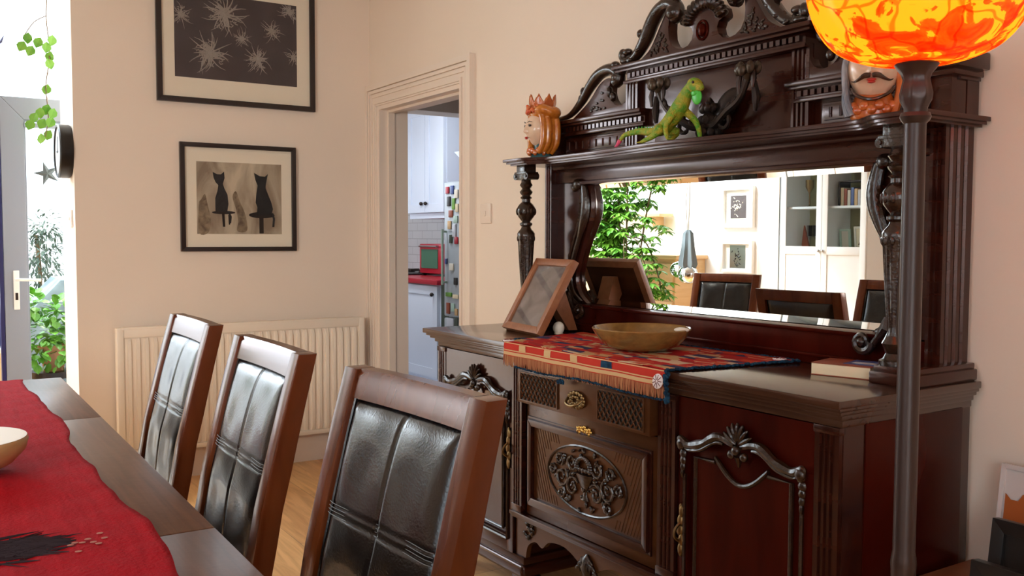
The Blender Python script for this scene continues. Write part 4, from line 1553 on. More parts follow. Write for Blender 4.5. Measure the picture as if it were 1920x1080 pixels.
# cupboard doors
def cupboard(cx, hw, z0, z1, label, hs, mt='mahogany_red'):
    """hs: side of the handle (-1 left, +1 right)"""
    d = G()
    yf = YF
    fw = .038
    d.box(cx - hw, cx + hw, yf + .004, yf + .018, z0, z1, .001)            # sunk field
    d.box(cx - hw, cx - hw + fw, yf - .006, yf + .01, z0, z1 - .12, .001)
    d.box(cx + hw - fw, cx + hw, yf - .006, yf + .01, z0, z1 - .12, .001)
    d.box(cx - hw + fw, cx + hw - fw, yf - .006, yf + .01, z0, z0 + fw, .001)
    # top board with a scrolled lower edge
    zt = z1 - .075
    w = hw - .02
    low = c2([(cx - w, zt - .045), (cx - w * .66, zt - .055), (cx - w * .34, zt - .02), (cx, zt - .01), (cx + w * .34, zt - .02), (cx + w * .66, zt - .055), (cx + w, zt - .045)], 5)
    d.prism([(cx + hw, z1), (cx - hw, z1)] + [(cx - hw, low[0][1])] + low + [(cx + hw, low[-1][1])], 'xz', yf - .006, yf + .01)
    o = part(d, 'cupboard_door', mt, label=label)
    # raised inner panel with stepped top and a dip under the shell
    g = G()
    zi = z1 - .155
    iw = hw - .065
    top = [(cx - iw, zi), (cx - iw * .55, zi)] + [(cx - iw * .55 + iw * 1.1 * k / 12, zi + .012 - .055 * math.sin(PI * k / 12)) for k in range(13)] + [(cx + iw * .55, zi), (cx + iw, zi)]
    g.prism([(cx + iw, z0 + .075), (cx - iw, z0 + .075)] + top, 'xz', yf - .004, yf + .006)
    ln = [(cx - iw, yf - .004, z0 + .075)] + [(x, yf - .004, z) for x, z in top] + [(cx + iw, yf - .004, z0 + .075)]
    g.build('raised_panel', mt, o)
    G().tube(ln, .0065, 8, closed=True).build('panel_bead', 'carved_wood', o)
    # carved scroll head: two S scrolls from the shell to the corners
    g = G()
    zc = zt - .012
    for s in (-1, 1):
        P_ = curve([(cx + s * .012, yf - .016, zc - .006), (cx + s * w * .34, yf - .018, zc + .004), (cx + s * w * .62, yf - .018, zc - .026), (cx + s * w * .86, yf - .018, zc - .036), (cx + s * w * .99, yf - .020, zc - .022), (cx + s * w * 1.0, yf - .020, zc - .045), (cx + s * w * .94, yf - .018, zc - .050)], 6)
        bumpy(P_, .0125, .10, .5, g=g)
        P2 = [p + Vector((0, -.002, -.014)) for p in P_[4:24]]
        bumpy(P2, .006, .1, .5, g=g)
        g.ball((cx + s * w * .965, yf - .022, zc - .036), (.016, .010, .016))
        # leaf tail down the stile
        for k in range(4):
            g.ball((cx + s * w * .97, yf - .014, zc - .065 - k * .018), (.012 - k * .002, .007, .014), 8, 6)
        g.tube([(cx + s * w * .955, yf - .010, zc - .12), (cx + s * w * .955, yf - .010, z0 + .045)], .0055, 6)
        # pendant eyes under the shell
        g.ball((cx + s * .021, yf - .018, zc - .032), (.012, .010, .012))
    g.tube([(cx - w * .955, yf - .010, z0 + .045), (cx + w * .955, yf - .010, z0 + .045)], .0055, 6)
    for k in range(7):
        a = PI / 2 + (k - 3) * .34
        g.ball((cx + .030 * math.cos(a), yf - .020, zc - .012 + .040 * math.sin(a)), (.0065, .009, .026), 8, 8, mx=Matrix.Rotation(-(a - PI / 2), 4, 'Y'))
    g.ball((cx, yf - .024, zc - .018), (.013, .012, .013))
    g.tube([(cx, yf - .014, zc - .035), (cx, yf - .012, zc - .062)], [.012, .003], 8)
    g.build('carved_scroll', 'carved_wood', o, label='dark carved scroll with a shell in its middle')
    # long leafy brass handle
    hx = cx + hs * (hw - .018)
    hz = .50 if hs < 0 else .56
    g = G()
    for k in range(5):
        zz = hz + (k - 2) * .026
        g.ball((hx + .004 * math.sin(k * 2), yf - .013, zz), (.012 - .002 * abs(k - 2), .006, .017), 8, 6)
    g.tube(curve([(hx, yf - .014, hz + .02), (hx, yf - .032, hz + .005), (hx, yf - .034, hz - .015), (hx, yf - .016, hz - .03)], 4), .0045, 6)
    g.ball((hx, yf - .012, hz + .062), (.006, .004, .012))
    g.ball((hx, yf - .012, hz - .062), (.006, .004, .012))
    g.build('handle', 'old_brass', o, label='tarnished leafy brass handle')


cupboard(2.197, .238, .19, .866, 'left cupboard door with grey reflected light put into its finish', 1, 'mahogany')  # coated wood stands for the grey reflection on this door
cupboard(3.487, .226, .19, .866, 'right cupboard door in red-brown wood', -1)

# drawer with fretwork front, standing proud of the body
g = G()
g.box(2.512, 3.180, YF - .040, YF + .05, .742, .856, .003)
dr = part(g, 'drawer', 'mahogany_brown')
yd = YF - .040
for x0, x1 in ((2.535, 2.745), (2.950, 3.158)):
    G().box(x0, x1, yd - .0005, yd + .001, .753, .846).build('fret_ground', 'black_paint', dr, smooth=False)
    g = G()
    z0, z1 = .753, .846
    h = z1 - z0
    st_ = .0215
    k = -6
    while k * st_ < (x1 - x0) + h * 1.2:
        for s in (-1, 1):
            xa = x0 + k * st_ if s > 0 else x0 + k * st_
            # line from bottom (xa) to top (xa + s*h*.75)
            bx, tx = (xa, xa + h * .75) if s > 0 else (xa + h * .75, xa)
            # clip in x
            def cut(bx, tx):
                t0, t1 = 0.0, 1.0
                dx = tx - bx
                for lim, sg in ((x0, 1), (x1, -1)):
                    a_, b_ = (bx - lim) * sg, (tx - lim) * sg
                    if a_ < 0 and b_ < 0:
                        return None
                    if a_ < 0:
                        t0 = max(t0, -a_ / (b_ - a_))
                    if b_ < 0:
                        t1 = min(t1, a_ / (a_ - b_))
                return (t0, t1) if t1 - t0 > .04 else None
            c = cut(bx, tx)
            if c:
                p = [(bx + (tx - bx) * q, yd - .003, z0 + h * q) for q in c]
                g.tube(p, .0026, 4, flat=.8)
        k += 1
    for z in (z0, z1):
        g.box(x0 - .003, x1 + .003, yd - .005, yd + .001, z - .002, z + .002)
    for x in (x0, x1):
        g.box(x - .002, x + .002, yd - .005, yd + .001, z0, z1)
    g.build('fretwork', 'mahogany_brown', dr, smooth=False)
g = G()
cx, cz = 2.848, .797
rg = random.Random(2)
for k in range(14):
    a = 2 * PI * k / 14
    g.ball((cx + .036 * math.cos(a), yd - .006, cz + .022 * math.sin(a)), (.010, .005, .008), 8, 5)
for k in range(8):
    a = 2 * PI * k / 8 + .3
    g.ball((cx + .019 * math.cos(a), yd - .010, cz + .011 * math.sin(a)), (.008, .006, .006), 8, 5)
g.tube(curve([(cx - .036, yd - .010, cz + .003), (cx - .026, yd - .026, cz - .010), (cx, yd - .030, cz - .016), (cx + .026, yd - .026, cz - .010), (cx + .036, yd - .010, cz + .003)], 5), .0045, 7)
g.build('handle', 'old_brass', dr, label='oval leafy brass drawer pull')

# fall front with framed carved oval
g = G()
FX0, FX1, FZ0, FZ1 = 2.514, 3.172, .352, .735
g.box(FX0, FX1, YF, YF + .018, FZ0, FZ1, .002)
fl = part(g, 'fall_front', 'mahogany_brown')
g = G()
px0, px1, pz0, pz1 = 2.560, 3.122, .418, .662
g.frame('xz', px0 - .022, px1 + .022, pz0 - .022, pz1 + .022, .022, YF - .017, YF + .001, .004)
g.frame('xz', px0 - .031, px1 + .031, pz0 - .031, pz1 + .031, .009, YF - .008, YF + .001, .002)
g.build('panel_moulding', 'mahogany', fl)
g = G()
ox, oz, orx, orz = 2.843, .537, .198, .106
g.box(px0, px1, YF - .002, YF + .001, pz0, pz1)
# combed ground outside the oval
for k in range(-8, 40):
    for s in (-1, 1):
        pts = []
        for q in range(9):
            x = ox + s * (.02 + k * .014 + q * .011)
            z = pz0 + .004 + q * .0295
            inside = ((x - ox) / (orx + .012)) ** 2 + ((z - oz) / (orz + .012)) ** 2 < 1
            if inside or not (px0 + .004 < x < px1 - .004):
                if len(pts) > 1:
                    g.tube(pts, .0021, 4, flat=.6)
                pts = []
            else:
                pts.append((x, YF - .0022, z))
        if len(pts) > 1:
            g.tube(pts, .0021, 4, flat=.6)
g.build('combed_panel', 'mahogany_brown', fl)
g = G()
g.tube([(ox + orx * math.cos(a * PI / 24), YF - .003, oz + orz * math.sin(a * PI / 24)) for a in range(48)], .0045, 6, closed=True)
# urn
g.lathe([(.004, -.075), (.022, -.070), (.010, -.055), (.008, -.040), (.026, -.022), (.040, .004), (.042, .012), (.030, .014)], (ox, YF - .004, oz + .01), 16, sy=.42)
for s in (-1, 1):
    for (cx_, cz_, r_, a0, tn) in ((.060, -.030, .034, 2.6, -1.5), (.118, -.008, .036, 2.2, 1.6), (.065, .048, .026, 3.6, 1.4), (.130, .045, .022, 4, -1.3), (.118, -.060, .022, 1, 1.4), (.165, .005, .018, 3, -1.3)):
        P_ = spiral(ox + s * cx_, oz + cz_, r_, .004, a0 if s > 0 else PI - a0, tn * s, YF - .008)
        bumpy(P_, .0055, .35, 1.3, g=g, seg=7)
    for k in range(26):
        a = rg.uniform(-PI / 2, PI / 2)
        rr_ = rg.uniform(.25, .92)
        x, z = ox + s * abs(math.cos(a)) * orx * rr_, oz + math.sin(a) * orz * rr_
        g.ball((x, YF - .007, z), (rg.uniform(.007, .013), .007, rg.uniform(.004, .007)), 8, 5, mx=Matrix.Rotation(rg.uniform(0, 3), 4, 'Y'))
for k in range(16):
    a = PI * k / 15
    g.ball((ox + .035 * math.cos(a), YF - .011, oz + .035 + .038 * math.sin(a)), (.010, .008, .008), 8, 5)
for k in range(5):
    g.ball((ox + (k - 2) * .016, YF - .011, oz + .034), (.009, .008, .009), 8, 5)
g.build('carved_urn', 'carved_wood', fl, label='dark carved oval of an urn with scrolling leaves')
g = G()
for k in (-1, 0, 1):
    for q in range(5):
        a = 2 * PI * q / 5
        g.ball((2.838 + k * .024 + .009 * math.cos(a), YF - .006, .695 + (.004 if k == 0 else 0) + .008 * math.sin(a)), (.006, .005, .006), 8, 5)
    g.ball((2.838 + k * .024, YF - .010, .695), (.005, .005, .005), 8, 5)
g.build('escutcheon', 'brass', fl, label='bright brass escutcheon of three rosettes')

# ledge below the fall front, shaped apron and carved brackets
g = G()
g.box(2.436, 3.262, YF - .022, YF + .02, .336, .350, .003)
g.box(2.440, 3.258, YF - .014, YF + .02, .326, .337, .002)
part(g, 'ledge')
ap = [(2.442, .326)] + [(2.442, .17), (2.50, .17)] + c2([(2.502, .18), (2.515, .235), (2.56, .262), (2.60, .252), (2.64, .282), (2.72, .292), (2.79, .270), (2.85, .235), (2.91, .270), (2.98, .292), (3.06, .282), (3.10, .252), (3.14, .262), (3.185, .235), (3.198, .18)], 5) + [(3.20, .17), (3.258, .17), (3.258, .326)]
part(G().prism(ap, 'xz', YF + .004, YF + .022), 'apron', 'mahogany_brown')
for s in (-1, 1):
    g = G()
    x = 2.85 + s * .325
    for k in range(10):
        g.ball((x + rg.uniform(-.028, .028), YF, .292 + rg.uniform(-.028, .024)), (.011, .007, .006), 8, 5, mx=Matrix.Rotation(rg.uniform(0, 3), 4, 'Y'))
    part(g, 'bracket_carving', 'carved_wood')
g = G()
g.tube([(2.85, YF + .002, .305), (2.85, YF - .002, .29), (2.85, YF - .006, .265), (2.85, YF - .004, .24), (2.85, YF + .002, .215), (2.85, YF + .004, .20)], [.006, .022, .026, .018, .009, .003], 12, flat=.5)
for k in range(5):
    g.ball((2.85 + (k - 2) * .009, YF - .012, .262 + .01 * (k % 2)), (.005, .006, .016), 8, 6)
for s in (-1, 1):
    for k in range(3):
        g.ball((2.85 + s * (.02 + k * .012), YF - .002, .285 - k * .016), (.014, .008, .008), 8, 5, mx=Matrix.Rotation(s * .7, 4, 'Y'))
part(g, 'apron_carving', 'carved_wood')
# plinth moulding and bracket feet
for x0, x1 in ((BX0 - .004, 2.505), (3.195, BX1 + .004)):
    g = G()
    g.box(x0, x1, YF - .006, .02, .165, .192, .004)
    g.box(x0 - .008, x1 + .008, YF - .016, .019, .118, .167, .018, 4)
    part(g, 'plinth')
for i, x in enumerate((BX0 + .035, 2.47, 3.23, BX1 - .035)):
    for y in ((YF + .02, -.04) if i in (0, 3) else (YF + .02,)):
        g = G()
        sx = 1 if i % 2 == 0 else -1
        g.prism([(x - .045, .12), (x + .045, .12), (x + .040, .085), (x + .018, .045), (x + .030, 0), (x - .030, 0), (x - .018, .045), (x - .040, .085)], 'xz', y - .025, y + .045, .006)
        g.ball((x, y - .028, .085), (.020, .012, .016))
        g.ball((x, y - .024, .055), (.012, .010, .018))
        part(g, 'foot', 'mahogany')

# ---- upper stage: back frame with the mirror
UX0, UX1 = 2.062, 3.772
YU = -.055
g = G()
g.box(UX0 + .03, UX1 - .03, -.008, .022, .937, 1.60)
part(g, 'back_board')
for x0, x1 in ((UX0, UX0 + .042), (UX1 - .042, UX1)):
    g = G()
    pts = [(x0, .022), (x0, -.10)]
    w = x1 - x0
    for k in range(2):
        a = x0 + w * (.22 + k * .32)
        pts += [(a, -.10), (a + .003, -.094), (a + .009, -.094), (a + .012, -.10)]
    pts += [(x1, -.10)]
    # flutes on the outer side too
    if x1 > 3:
        for k in range(3):
            a = -.085 + k * .032
            pts += [(x1, a), (x1 - .006, a + .004), (x1 - .006, a + .014), (x1, a + .018)]
    pts += [(x1, .022)]
    g.prism(pts, 'xy', .965, 1.578)
    g.box(x0 - .004, x1 + .004, -.106, .022, .937, .978, .003)
    part(g, 'upright')
# plinth blocks carrying the columns, base board with ledge
for xa, xb in ((UX0 - .03, UX0 + .10), (UX1 - .10, UX1 + .03)):
    g = G()
    g.box(xa, xb, -.245, .021, .937, .968, .006)
    g.box(xa + .008, xb - .008, -.237, .0205, .966, .982, .004)
    part(g, 'plinth_block')
g = G()
g.box(UX0 + .04, UX1 - .04, -.075, -.005, .937, 1.033, .003)
g.box(UX0 + .04, UX1 - .04, -.082, -.02, .958, .968, .003)
g.box(2.24, 3.61, -.096, -.005, 1.030, 1.042, .004)
part(g, 'base_board', 'mahogany_red')
# top rail below the shelf
g = G()
g.box(UX0 + .04, UX1 - .04, -.078, -.005, 1.508, 1.566, .010)
g.box(UX0 + .04, UX1 - .04, -.098, -.02, 1.560, 1.580, .006)
g.box(2.26, 3.60, -.092, -.005, 1.498, 1.512, .004)
part(g, 'top_rail')
# mirror outline (half width by height)
MC = 2.924
hwz = [(1.502, .632), (1.46, .622), (1.42, .618), (1.38, .624), (1.34, .638), (1.30, .655), (1.25, .677), (1.20, .697), (1.15, .711), (1.11, .707), (1.08, .690), (1.058, .664), (1.044, .640)]
right = c2([(MC + h, z) for z, h in hwz], 4)
left = [(2 * MC - x, z) for x, z in right]
outline = right + left[::-1]
MROT = Matrix.Translation((2.87, 0, 0)) @ Matrix.Rotation(.025, 4, 'Z') @ Matrix.Translation((-2.87, 0, 0))
g = G()


def inset(pts, d):
    out = []
    n = len(pts)
    for i in range(n):
        a, b_ = Vector(pts[i - 1]), Vector(pts[(i + 1) % n])
        t_ = (b_ - a).normalized()
        out.append((pts[i][0] + t_.y * -d * -1, pts[i][1] - t_.x * d * 1))
    return out


# orientation: right side runs downwards -> inside is to its right hand (towards -x)
def inset_c(pts, d):
    out = []
    for x, z in pts:
        out.append((MC + (x - MC) * (1 - d / abs(.66)), 1.273 + (z - 1.273) * (1 - d / .229)))
    return out


inn = inset_c(outline, .020)
n = len(outline)
vo = [g.bm.verts.new((x, -.0320, z)) for x, z in outline]
vi = [g.bm.verts.new((x, -.0290, z)) for x, z in inn]
for i in range(n):
    g.bm.faces.new((vo[i], vo[(i + 1) % n], vi[(i + 1) % n], vi[i]))
f = g.bm.faces.new(vi)
bmesh.ops.triangulate(g.bm, faces=[f])
bmesh.ops.transform(g.bm, matrix=MROT, verts=g.bm.verts[:])
part(g, 'mirror_glass', 'mirror', smooth=False, label='bevelled mirror glass')
# side boards between uprights and glass, with the shaped inner edge
for s in (-1, 1):
    g = G()
    side = right if s > 0 else left
    xo = UX1 - .03 if s > 0 else UX0 + .03
    g.prism([(xo, 1.51)] + [(x - s * .012, z) for x, z in side] + [(xo, 1.035)], 'xz', -.066, -.008)
    g.box(min(xo, xo - s * .02), max(xo, xo - s * .02), -.0655, -.008, .98, 1.51)
    part(g, 'side_board', 'mahogany')
    # carved scroll frame along the glass
    g = G()
    P_ = [(x + s * .012, -.076, z) for x, z in side]
    # upper curl
    top = spiral(MC + s * (.632 + .040), 1.492, .012, .034, (PI * .5) if s > 0 else PI * .5, (-.75 if s > 0 else .75), -.100, 12)
    P_ = list(P_)
    rs = [.012 + .010 * math.sin(PI * min(1, i / 20.)) for i in range(len(P_))]
    g.tube(P_, rs, 10, flat=.8)
    bumpy([Vector(p) + Vector((s * .020, -.004, 0)) for p in P_[2:44]], .009, .35, 1.4, g=g)
    g.ball((MC + s * .668, -.084, 1.500), (.026, .018, .022))
    g.ball((MC + s * .690, -.080, 1.488), (.016, .014, .016))
    g.tube([(MC + s * .650, -.08, 1.50), (MC + s * .670, -.08, 1.508)], .014, 8)
    # lower curl turning back under the glass
    Q_ = spiral(MC + s * .628, 1.020, .030, .006, (0 if s > 0 else PI), (-1.35 if s > 0 else 1.35), -.106, 20)
    g.tube(Q_, [.013 - .0004 * i for i in range(20)], 8)
    g.ball((MC + s * .628, -.110, 1.020), (.014, .014, .014))
    bumpy([(MC + s * (.70 - .0), -.10, 1.09), (MC + s * .698, -.104, 1.06), (MC + s * .675, -.106, 1.035), (MC + s * .655, -.106, 1.01)], .016, .2, 1, g=g)
    part(g, 'mirror_scroll', 'carved_wood')

# columns
colp = [(.036, .980), (.036, .992), (.026, .998), (.020, 1.010), (.026, 1.025), (.030, 1.035), (.022, 1.050), (.017, 1.062), (.019, 1.080), (.027, 1.18), (.0335, 1.285), (.035, 1.300), (.035, 1.312), (.030, 1.320), (.021, 1.330), (.018, 1.338),
        (.025, 1.345), (.025, 1.352), (.016, 1.358), (.024, 1.368), (.034, 1.382), (.0385, 1.398), (.035, 1.415), (.026, 1.428), (.017, 1.436), (.017, 1.446), (.024, 1.452), (.016, 1.460), (.024, 1.470), (.026, 1.476), (.016, 1.488), (.026, 1.502), (.020, 1.512), (.018, 1.525)]
for x in (2.060, 3.705):
    g = G()
    g.lathe(colp, (x, -.19, 0), 32, rib=12, ribd=.12, z0r=(1.07, 1.29))
    o = part(g, 'column', 'carved_wood')
    g = G()
    g.box(x - .028, x + .028, -.218, -.162, 1.523, 1.578, .003)
    for s in (-1, 1):
        g.tube([(x + s * .036, -.218, 1.536), (x + s * .036, -.162, 1.536)], .014, 14)
        g.tube([(x + s * .036, -.222, 1.536), (x + s * .036, -.158, 1.536)], .006, 10)
    g.box(x - .040, x + .040, -.220, -.160, 1.543, 1.553, .002)
    g.build('capital', 'carved_wood', o)
    for zc, r_, hh in ((1.398, .036, .014), (1.292, .032, .012)):
        g = G()
        for k in range(10):
            a = 2 * PI * k / 10
            g.ball((x + r_ * math.cos(a), -.19 + r_ * math.sin(a), zc), (.0065, .0065, hh), 6, 6)
        g.build('carved_ring', 'carved_wood', o)

# shelf with serpentine front
fr = []
for u in [i / 60 for i in range(61)]:
    x = 2.000 + u * (3.815 - 2.000)
    w = abs(x - 2.905)
    y = -.262
    if w < .78:
        t_ = max(0, min(1, (.78 - w) / .10))
        y = -.262 + .055 * (t_ * t_ * (3 - 2 * t_))
    if w < .50:
        y -= .042 * (math.cos(PI * w / .50) * .5 + .5)
    fr.append((x, y))
g = G()


def shelfp(e):
    p = [(fr[0][0] - e, .022)] + [(x + (-e if i == 0 else e if i == 60 else 0), y - e) for i, (x, y) in enumerate(fr)] + [(fr[-1][0] + e, .022)]
    return p


g.prism(shelfp(0), 'xy', 1.590, 1.602, .002)
g.prism(shelfp(-.010), 'xy', 1.583, 1.591)
g.prism(shelfp(-.022), 'xy', 1.577, 1.584)
part(g, 'shelf')

# ---- gallery above the shelf
YG = -.045


def dentils(g, x0, x1, z0, z1, y, pitch=.0235):
    n = int((x1 - x0) / pitch)
    p = (x1 - x0) / n
    for i in range(n):
        xa = x0 + (i + .2) * p
        g.box(xa, xa + p * .6, y - .010, y, z0, z1)


g = G()
g.box(UX0 - .01, UX1 + .01, YG + .015, .022, 1.60, 1.725)
g.box(XC - .325, XC + .475 - .04, YG + .005, .022, 1.60, 1.86)
part(g, 'gallery_board', 'mahogany')
# plain centre panel catching the light
part(G().box(XC - .235, XC + .365, YG - .002, YG + .006, 1.608, 1.845, .001), 'centre_panel', 'mahogany')
for s, x0, x1 in ((-1, UX0 - .015, XC - .275), (1, XC + .385, UX1 + .015)):
    g = G()
    g.box(x0 - .018, x1 + .005, YG - .045, .022, 1.738, 1.752, .003)
    g.box(x0 - .010, x1, YG - .034, .022, 1.729, 1.739, .002)
    g.box(x0, x1, YG - .015, .022, 1.702, 1.730, .001)
    dentils(g, x0 + .01, x1 - .005, 1.708, 1.724, YG - .015)
    g.box(x0, x1, YG - .022, .022, 1.692, 1.703, .002)
    part(g, 'dentil_cornice')
    # fluted sunk panel
    g = G()
    a0, a1 = (x0 + .08, x1 - .085) if s < 0 else (x0 + .085, x1 - .08)
    g.box(a0, a1, YG - .002, YG + .02, 1.622, 1.685, .004)
    g.box(a0 + .012, a1 - .012, YG - .007, YG + .02, 1.632, 1.676, .003)
    nn = 9
    for k in range(nn):
        xx = a0 + .035 + (a1 - a0 - .07) * k / (nn - 1)
        g.tube([(xx, YG - .007, 1.640), (xx, YG - .007, 1.669)], .0045, 6)
    part(g, 'fluted_panel')
g = G()


def minipil(x0, x1, z0, z1, y):
    w = x1 - x0
    pts = [(x0, y + .03), (x0, y)]
    for k in range(3):
        a = x0 + w * (.14 + k * .26)
        pts += [(a, y), (a + .003, y + .006), (a + w * .16 - .003, y + .006), (a + w * .16, y)]
    pts += [(x1, y), (x1, y + .03)]
    g.prism(pts, 'xy', z0, z1)


for x0, x1, z0, z1 in ((2.505, 2.568, 1.608, 1.690), (2.505, 2.568, 1.755, 1.850), (3.255, 3.318, 1.608, 1.850)):
    g = G()
    minipil(x0, x1, z0, z1, YG - .014)
    part(g, 'gallery_pilaster', 'mahogany')
# right end pilaster carrying the cornice
g = G()
g.box(UX1 - .045, UX1 + .008, -.095, .021, 1.602, 1.701, .002)
g.box(UX1 - .055, UX1 + .024, -.108, .0205, 1.700, 1.717, .004)
g.box(UX1 - .062, UX1 + .040, -.120, .020, 1.716, 1.760, .006)
part(g, 'end_pilaster', 'mahogany')
g = G()
g.box(UX0 - .008, UX0 + .045, -.095, .021, 1.602, 1.701, .002)
g.box(UX0 - .012, UX0 + .055, -.100, .0205, 1.700, 1.716, .004)
part(g, 'end_pilaster', 'mahogany')
# centre cornice
g = G()
cx0, cx1 = XC - .395, XC + .455
g.box(cx0 - .015, cx1 + .015, YG - .062, .022, 1.898, 1.912, .003)
g.box(cx0 - .006, cx1 + .006, YG - .050, .022, 1.888, 1.899, .002)
g.box(cx0 + .03, cx1 - .03, YG - .022, .022, 1.856, 1.889, .001)
dentils(g, cx0 + .04, cx1 - .04, 1.866, 1.882, YG - .022)
g.box(cx0 + .022, cx1 - .022, YG - .034, .022, 1.846, 1.858, .003)
part(g, 'centre_cornice', 'mahogany')

# swan-neck pediment (left half measured, right half mirrored)
PC = 2.900
half = c2([(2.560, 1.912), (2.590, 1.925), (2.637, 1.955), (2.680, 2.015), (2.712, 2.060), (2.730, 2.062)], 4)
hole = [(2.730, 2.035), (2.728, 2.00), (2.731, 1.972), (2.745, 1.948), (2.768, 1.933), (2.795, 1.928), (2.822, 1.934), (2.840, 1.950), (2.846, 1.970), (2.838, 1.988), (2.818, 1.998)]
shell = [(2.816, 2.006), (2.822, 2.028), (2.840, 2.044), (2.868, 2.054), (2.900, 2.058)]
lh = half + hole + shell
rh = [(2 * PC - x, z) for x, z in lh][::-1]
g = G()
g.prism(lh + rh[1:], 'xz', -.062, -.020, .002)
part(g, 'pediment_board', 'mahogany', angle=30)
for s in (-1, 1):
    g = G()

    def X(x):
        return x if s < 0 else 2 * PC - x
    # rising scroll band
    P_ = [Vector((X(p.x), -.062, p.z)) for p in curve([(2.500, 0, 1.925), (2.560, 0, 1.938), (2.610, 0, 1.985), (2.650, 0, 2.045), (2.690, 0, 2.080), (2.735, 0, 2.088), (2.768, 0, 2.070), (2.772, 0, 2.045), (2.755, 0, 2.038)], 6)]
    nP = len(P_)
    g.tube(P_, [.012 + .012 * min(1, i / 14.) for i in range(nP)], 10, flat=1.1)
    leafy(g, P_[2:38], .017, -.006, 9, 1 if s < 0 else -1)
    leafy(g, P_[4:36], .012, -.020, 8, -1 if s < 0 else 1)
    g.ball((X(2.762), -.070, 2.052), (.030, .028, .028))
    g.ball((X(2.766), -.064, 2.098), (.016, .020, .018))
    g.ball((X(2.778), -.064, 2.118), (.022, .020, .020))
    g.ball((X(2.745), -.064, 2.128), (.020, .018, .026))
    # foot leaf curl
    g.ball((X(2.497), -.066, 1.952), (.017, .018, .024))
    g.ball((X(2.520), -.066, 1.960), (.024, .016, .013))
    g.ball((X(2.512), -.066, 1.930), (.026, .018, .014))
    g.ball((X(2.592), -.066, 2.012), (.014, .016, .016))
    part(g, 'pediment_scroll', 'carved_wood')
for s in (-1, 1):
    g = G()

    def X(x):
        return x if s < 0 else 2 * PC - x
    tri = [(2.694, 2.008), (2.748, 1.926), (2.632, 1.928)]
    for k in range(40):
        a, b_ = sorted((rg.random(), rg.random()))
        x = tri[0][0] * a + tri[1][0] * (b_ - a) + tri[2][0] * (1 - b_)
        z = tri[0][1] * a + tri[1][1] * (b_ - a) + tri[2][1] * (1 - b_)
        g.ball((X(x), -.0635, z), (.008, .004, .004), 6, 4, mx=Matrix.Rotation(rg.uniform(0, 3), 4, 'Y'))
    part(g, 'leaf_panel', 'carved_wood')
g = G()
g.ball((2.890, -.064, 1.972), (.017, .012, .022), 18, 12)
g.tube([(2.890 + .024 * math.cos(a * PI / 12), -.063, 1.972 + .030 * math.sin(a * PI / 12)) for a in range(24)], .0045, 6, closed=True)
part(g, 'oval_boss', 'mahogany_red')
# shell fan over the middle
g = G()
for k in range(13):
    a = math.radians(14 + 152 * k / 12)
    r_ = .082
    x, z = PC - .004 + r_ * math.cos(a), 1.992 + .066 * math.sin(a)
    g.ball((x, -.064, z), (.0125, .022, .024), 8, 6, mx=Matrix.Rotation(PI / 2 - a, 4, 'Y'))
part(g, 'shell_crest', 'carved_wood')

# wings: quarter scrolls at both sides
WC = 2.918
for s in (-1, 1):
    b1, b2_ = G(), G()

    def X(x):
        return x if s < 0 else 2 * WC - x
    # sloping board with a round bite next to the pilaster
    wb = [(2.175, 1.752), (2.215, 1.772), (2.290, 1.815), (2.350, 1.868), (2.392, 1.885), (2.420, 1.882)]
    bite = [(2.412, 1.862), (2.408, 1.835), (2.416, 1.810), (2.435, 1.790), (2.460, 1.780), (2.488, 1.783), (2.510, 1.800), (2.520, 1.83)]
    pts = [(X(x), z) for x, z in c2(wb, 3) + c2(bite, 3) + [(2.535, 1.83), (2.535, 1.752)]]
    b1.prism(pts if s < 0 else pts[::-1], 'xz', -.058, -.018, .002)
    P_ = [Vector((X(p.x), -.060, p.z)) for p in curve([(2.080, 0, 1.765), (2.170, 0, 1.772), (2.240, 0, 1.812), (2.300, 0, 1.868), (2.355, 0, 1.905), (2.415, 0, 1.915), (2.460, 0, 1.898), (2.468, 0, 1.872), (2.450, 0, 1.862)], 6)]
    b2_.tube(P_, [.007 + .015 * min(1, i / 22.) for i in range(len(P_))], 10, flat=1.1)
    leafy(b2_, P_[12:42], .016, -.008, 8, 1 if s < 0 else -1)
    b2_.ball((X(2.462), -.066, 1.878), (.020, .022, .024))
    b2_.ball((X(2.262), -.064, 1.850), (.012, .014, .020))
    b2_.ball((X(2.450), -.064, 1.925), (.022, .016, .014))
    b2_.ball((X(2.420), -.064, 1.832), (.010, .014, .022))
    b2_.ball((X(2.440), -.064, 1.812), (.014, .014, .018))
    for k in range(12):
        x = 2.30 + rg.random() * .09
        z = 1.765 + rg.random() * (x - 2.28) * .8
        b2_.ball((X(x), -.060, z), (.008, .004, .005), 6, 4)
    part(b1, 'wing_board', 'mahogany', angle=30)
    part(b2_, 'wing_scroll', 'carved_wood')
SB.rotation_euler = (0, 0, .012)

# ---------------------------------------------------------------- things on the sideboard
CZ = .9375
